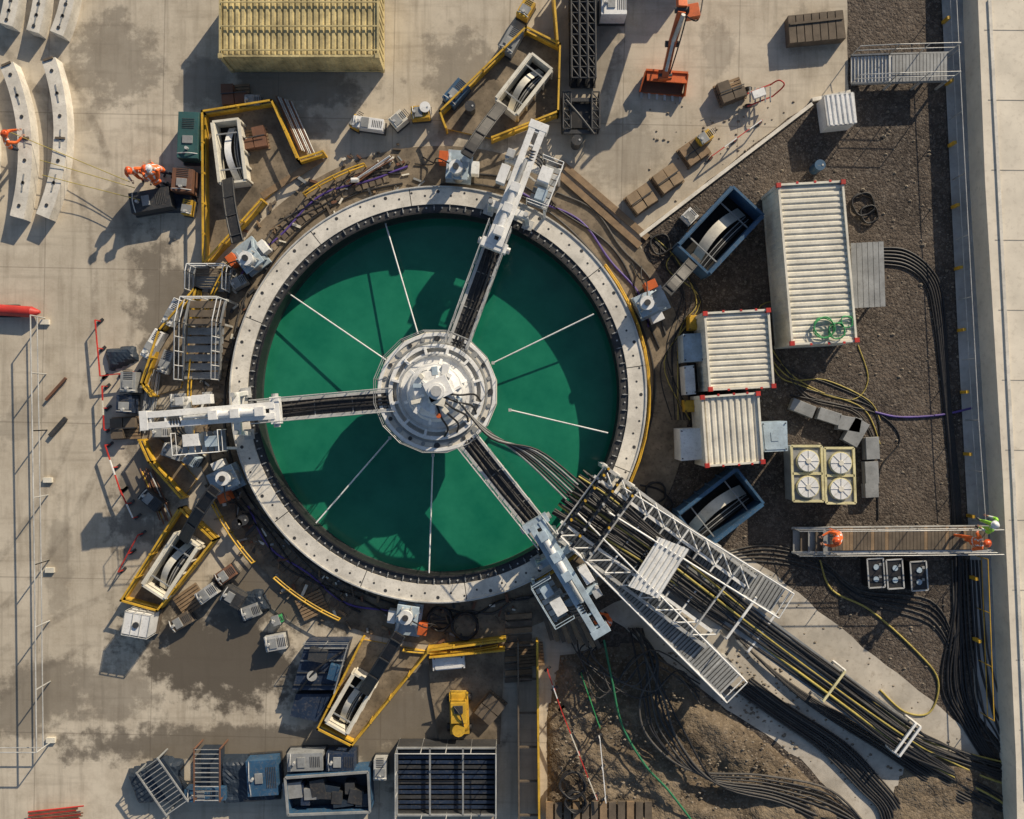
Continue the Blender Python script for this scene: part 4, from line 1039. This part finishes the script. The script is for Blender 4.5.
    for n_,s_ in(('l',-1),('r',1)):
        w_=Vector(J['ha'+n_]);d=(w_-Vector(J['wr'+n_])).normalized();x=d.cross(Vector((0,0,1))).normalized()
        for k_,ln in enumerate((.06,.075,.08,.07)):
            o=w_+x*(k_-1.5)*.019+d*.015; hb.tube([o,o+d*ln*.5,o+d*ln*.85-Vector((0,0,.025))],.009,skin,5,res=2)
        o=w_-x*s_*.03-d*.03; hb.tube([o,o+d*.03-x*s_*.025,o+d*.06-x*s_*.03],.011,skin,5,res=2)
    h_=hb.done(root)
    p=W(px,py,z+1.6);root.location=(p.x,p.y,z);root.rotation_euler=(0,0,math.radians(head));root.scale=(1.08,)*3
    return root
orangeh=M('orange_helmet',(.75,.12,.03),.3,dirt=.1); whiteh=M('white_helmet',(.8,.8,.8),.3,dirt=.05)
person(129,167,0,200,vesto,orangeh,vesto,.15); person(154,164,0,150,vesto,whiteh,trous,.2,'reach'); person(150,178,0,20,vesto,orangeh,trous,.25,'reach')
person(846,538,.9,100,vesto,orangeh,vesto,.35,'reach'); person(980,543,.9,-80,vesto,orangeh,vesto,.1,'walk'); person(1001,529,1.2,60,vestg,whiteh,vestg,.3)
person(611,627,0,60,vesto,orangeh,vesto,.2,'reach'); person(-1,140,0,-60,vesto,orangeh,trous,.3,'reach')

# ---------------------------------------------------------------- light, world, camera
e=math.radians(26); az=math.radians(36)
d=Vector((-math.sin(az)*math.cos(e),-math.cos(az)*math.cos(e),-math.sin(e)))
L=bpy.data.lights.new('sun','SUN');L.energy=5;L.angle=math.radians(.5);L.color=(1,.86,.66)
lo=bpy.data.objects.new('sun',L);sc.collection.objects.link(lo);lo.rotation_euler=d.to_track_quat('-Z','Y').to_euler();lo.location=(0,0,30)
w=bpy.data.worlds.new('World');sc.world=w;w.use_nodes=True;nt=w.node_tree
sky=nt.nodes.new('ShaderNodeTexSky');sky.sky_type='NISHITA';sky.sun_disc=False;sky.sun_elevation=e;sky.sun_rotation=az
bg=nt.nodes['Background'];bg.inputs[1].default_value=.09;nt.links.new(sky.outputs[0],bg.inputs[0])
cam=bpy.data.cameras.new('camera');co=bpy.data.objects.new('camera',cam);sc.collection.objects.link(co);co.location=(0,0,H);cam.sensor_width=36;cam.lens=36*H/(1024*S);cam.clip_end=1000;sc.camera=co
sc.view_settings.view_transform='Standard';sc.view_settings.look='None';sc.view_settings.exposure=0
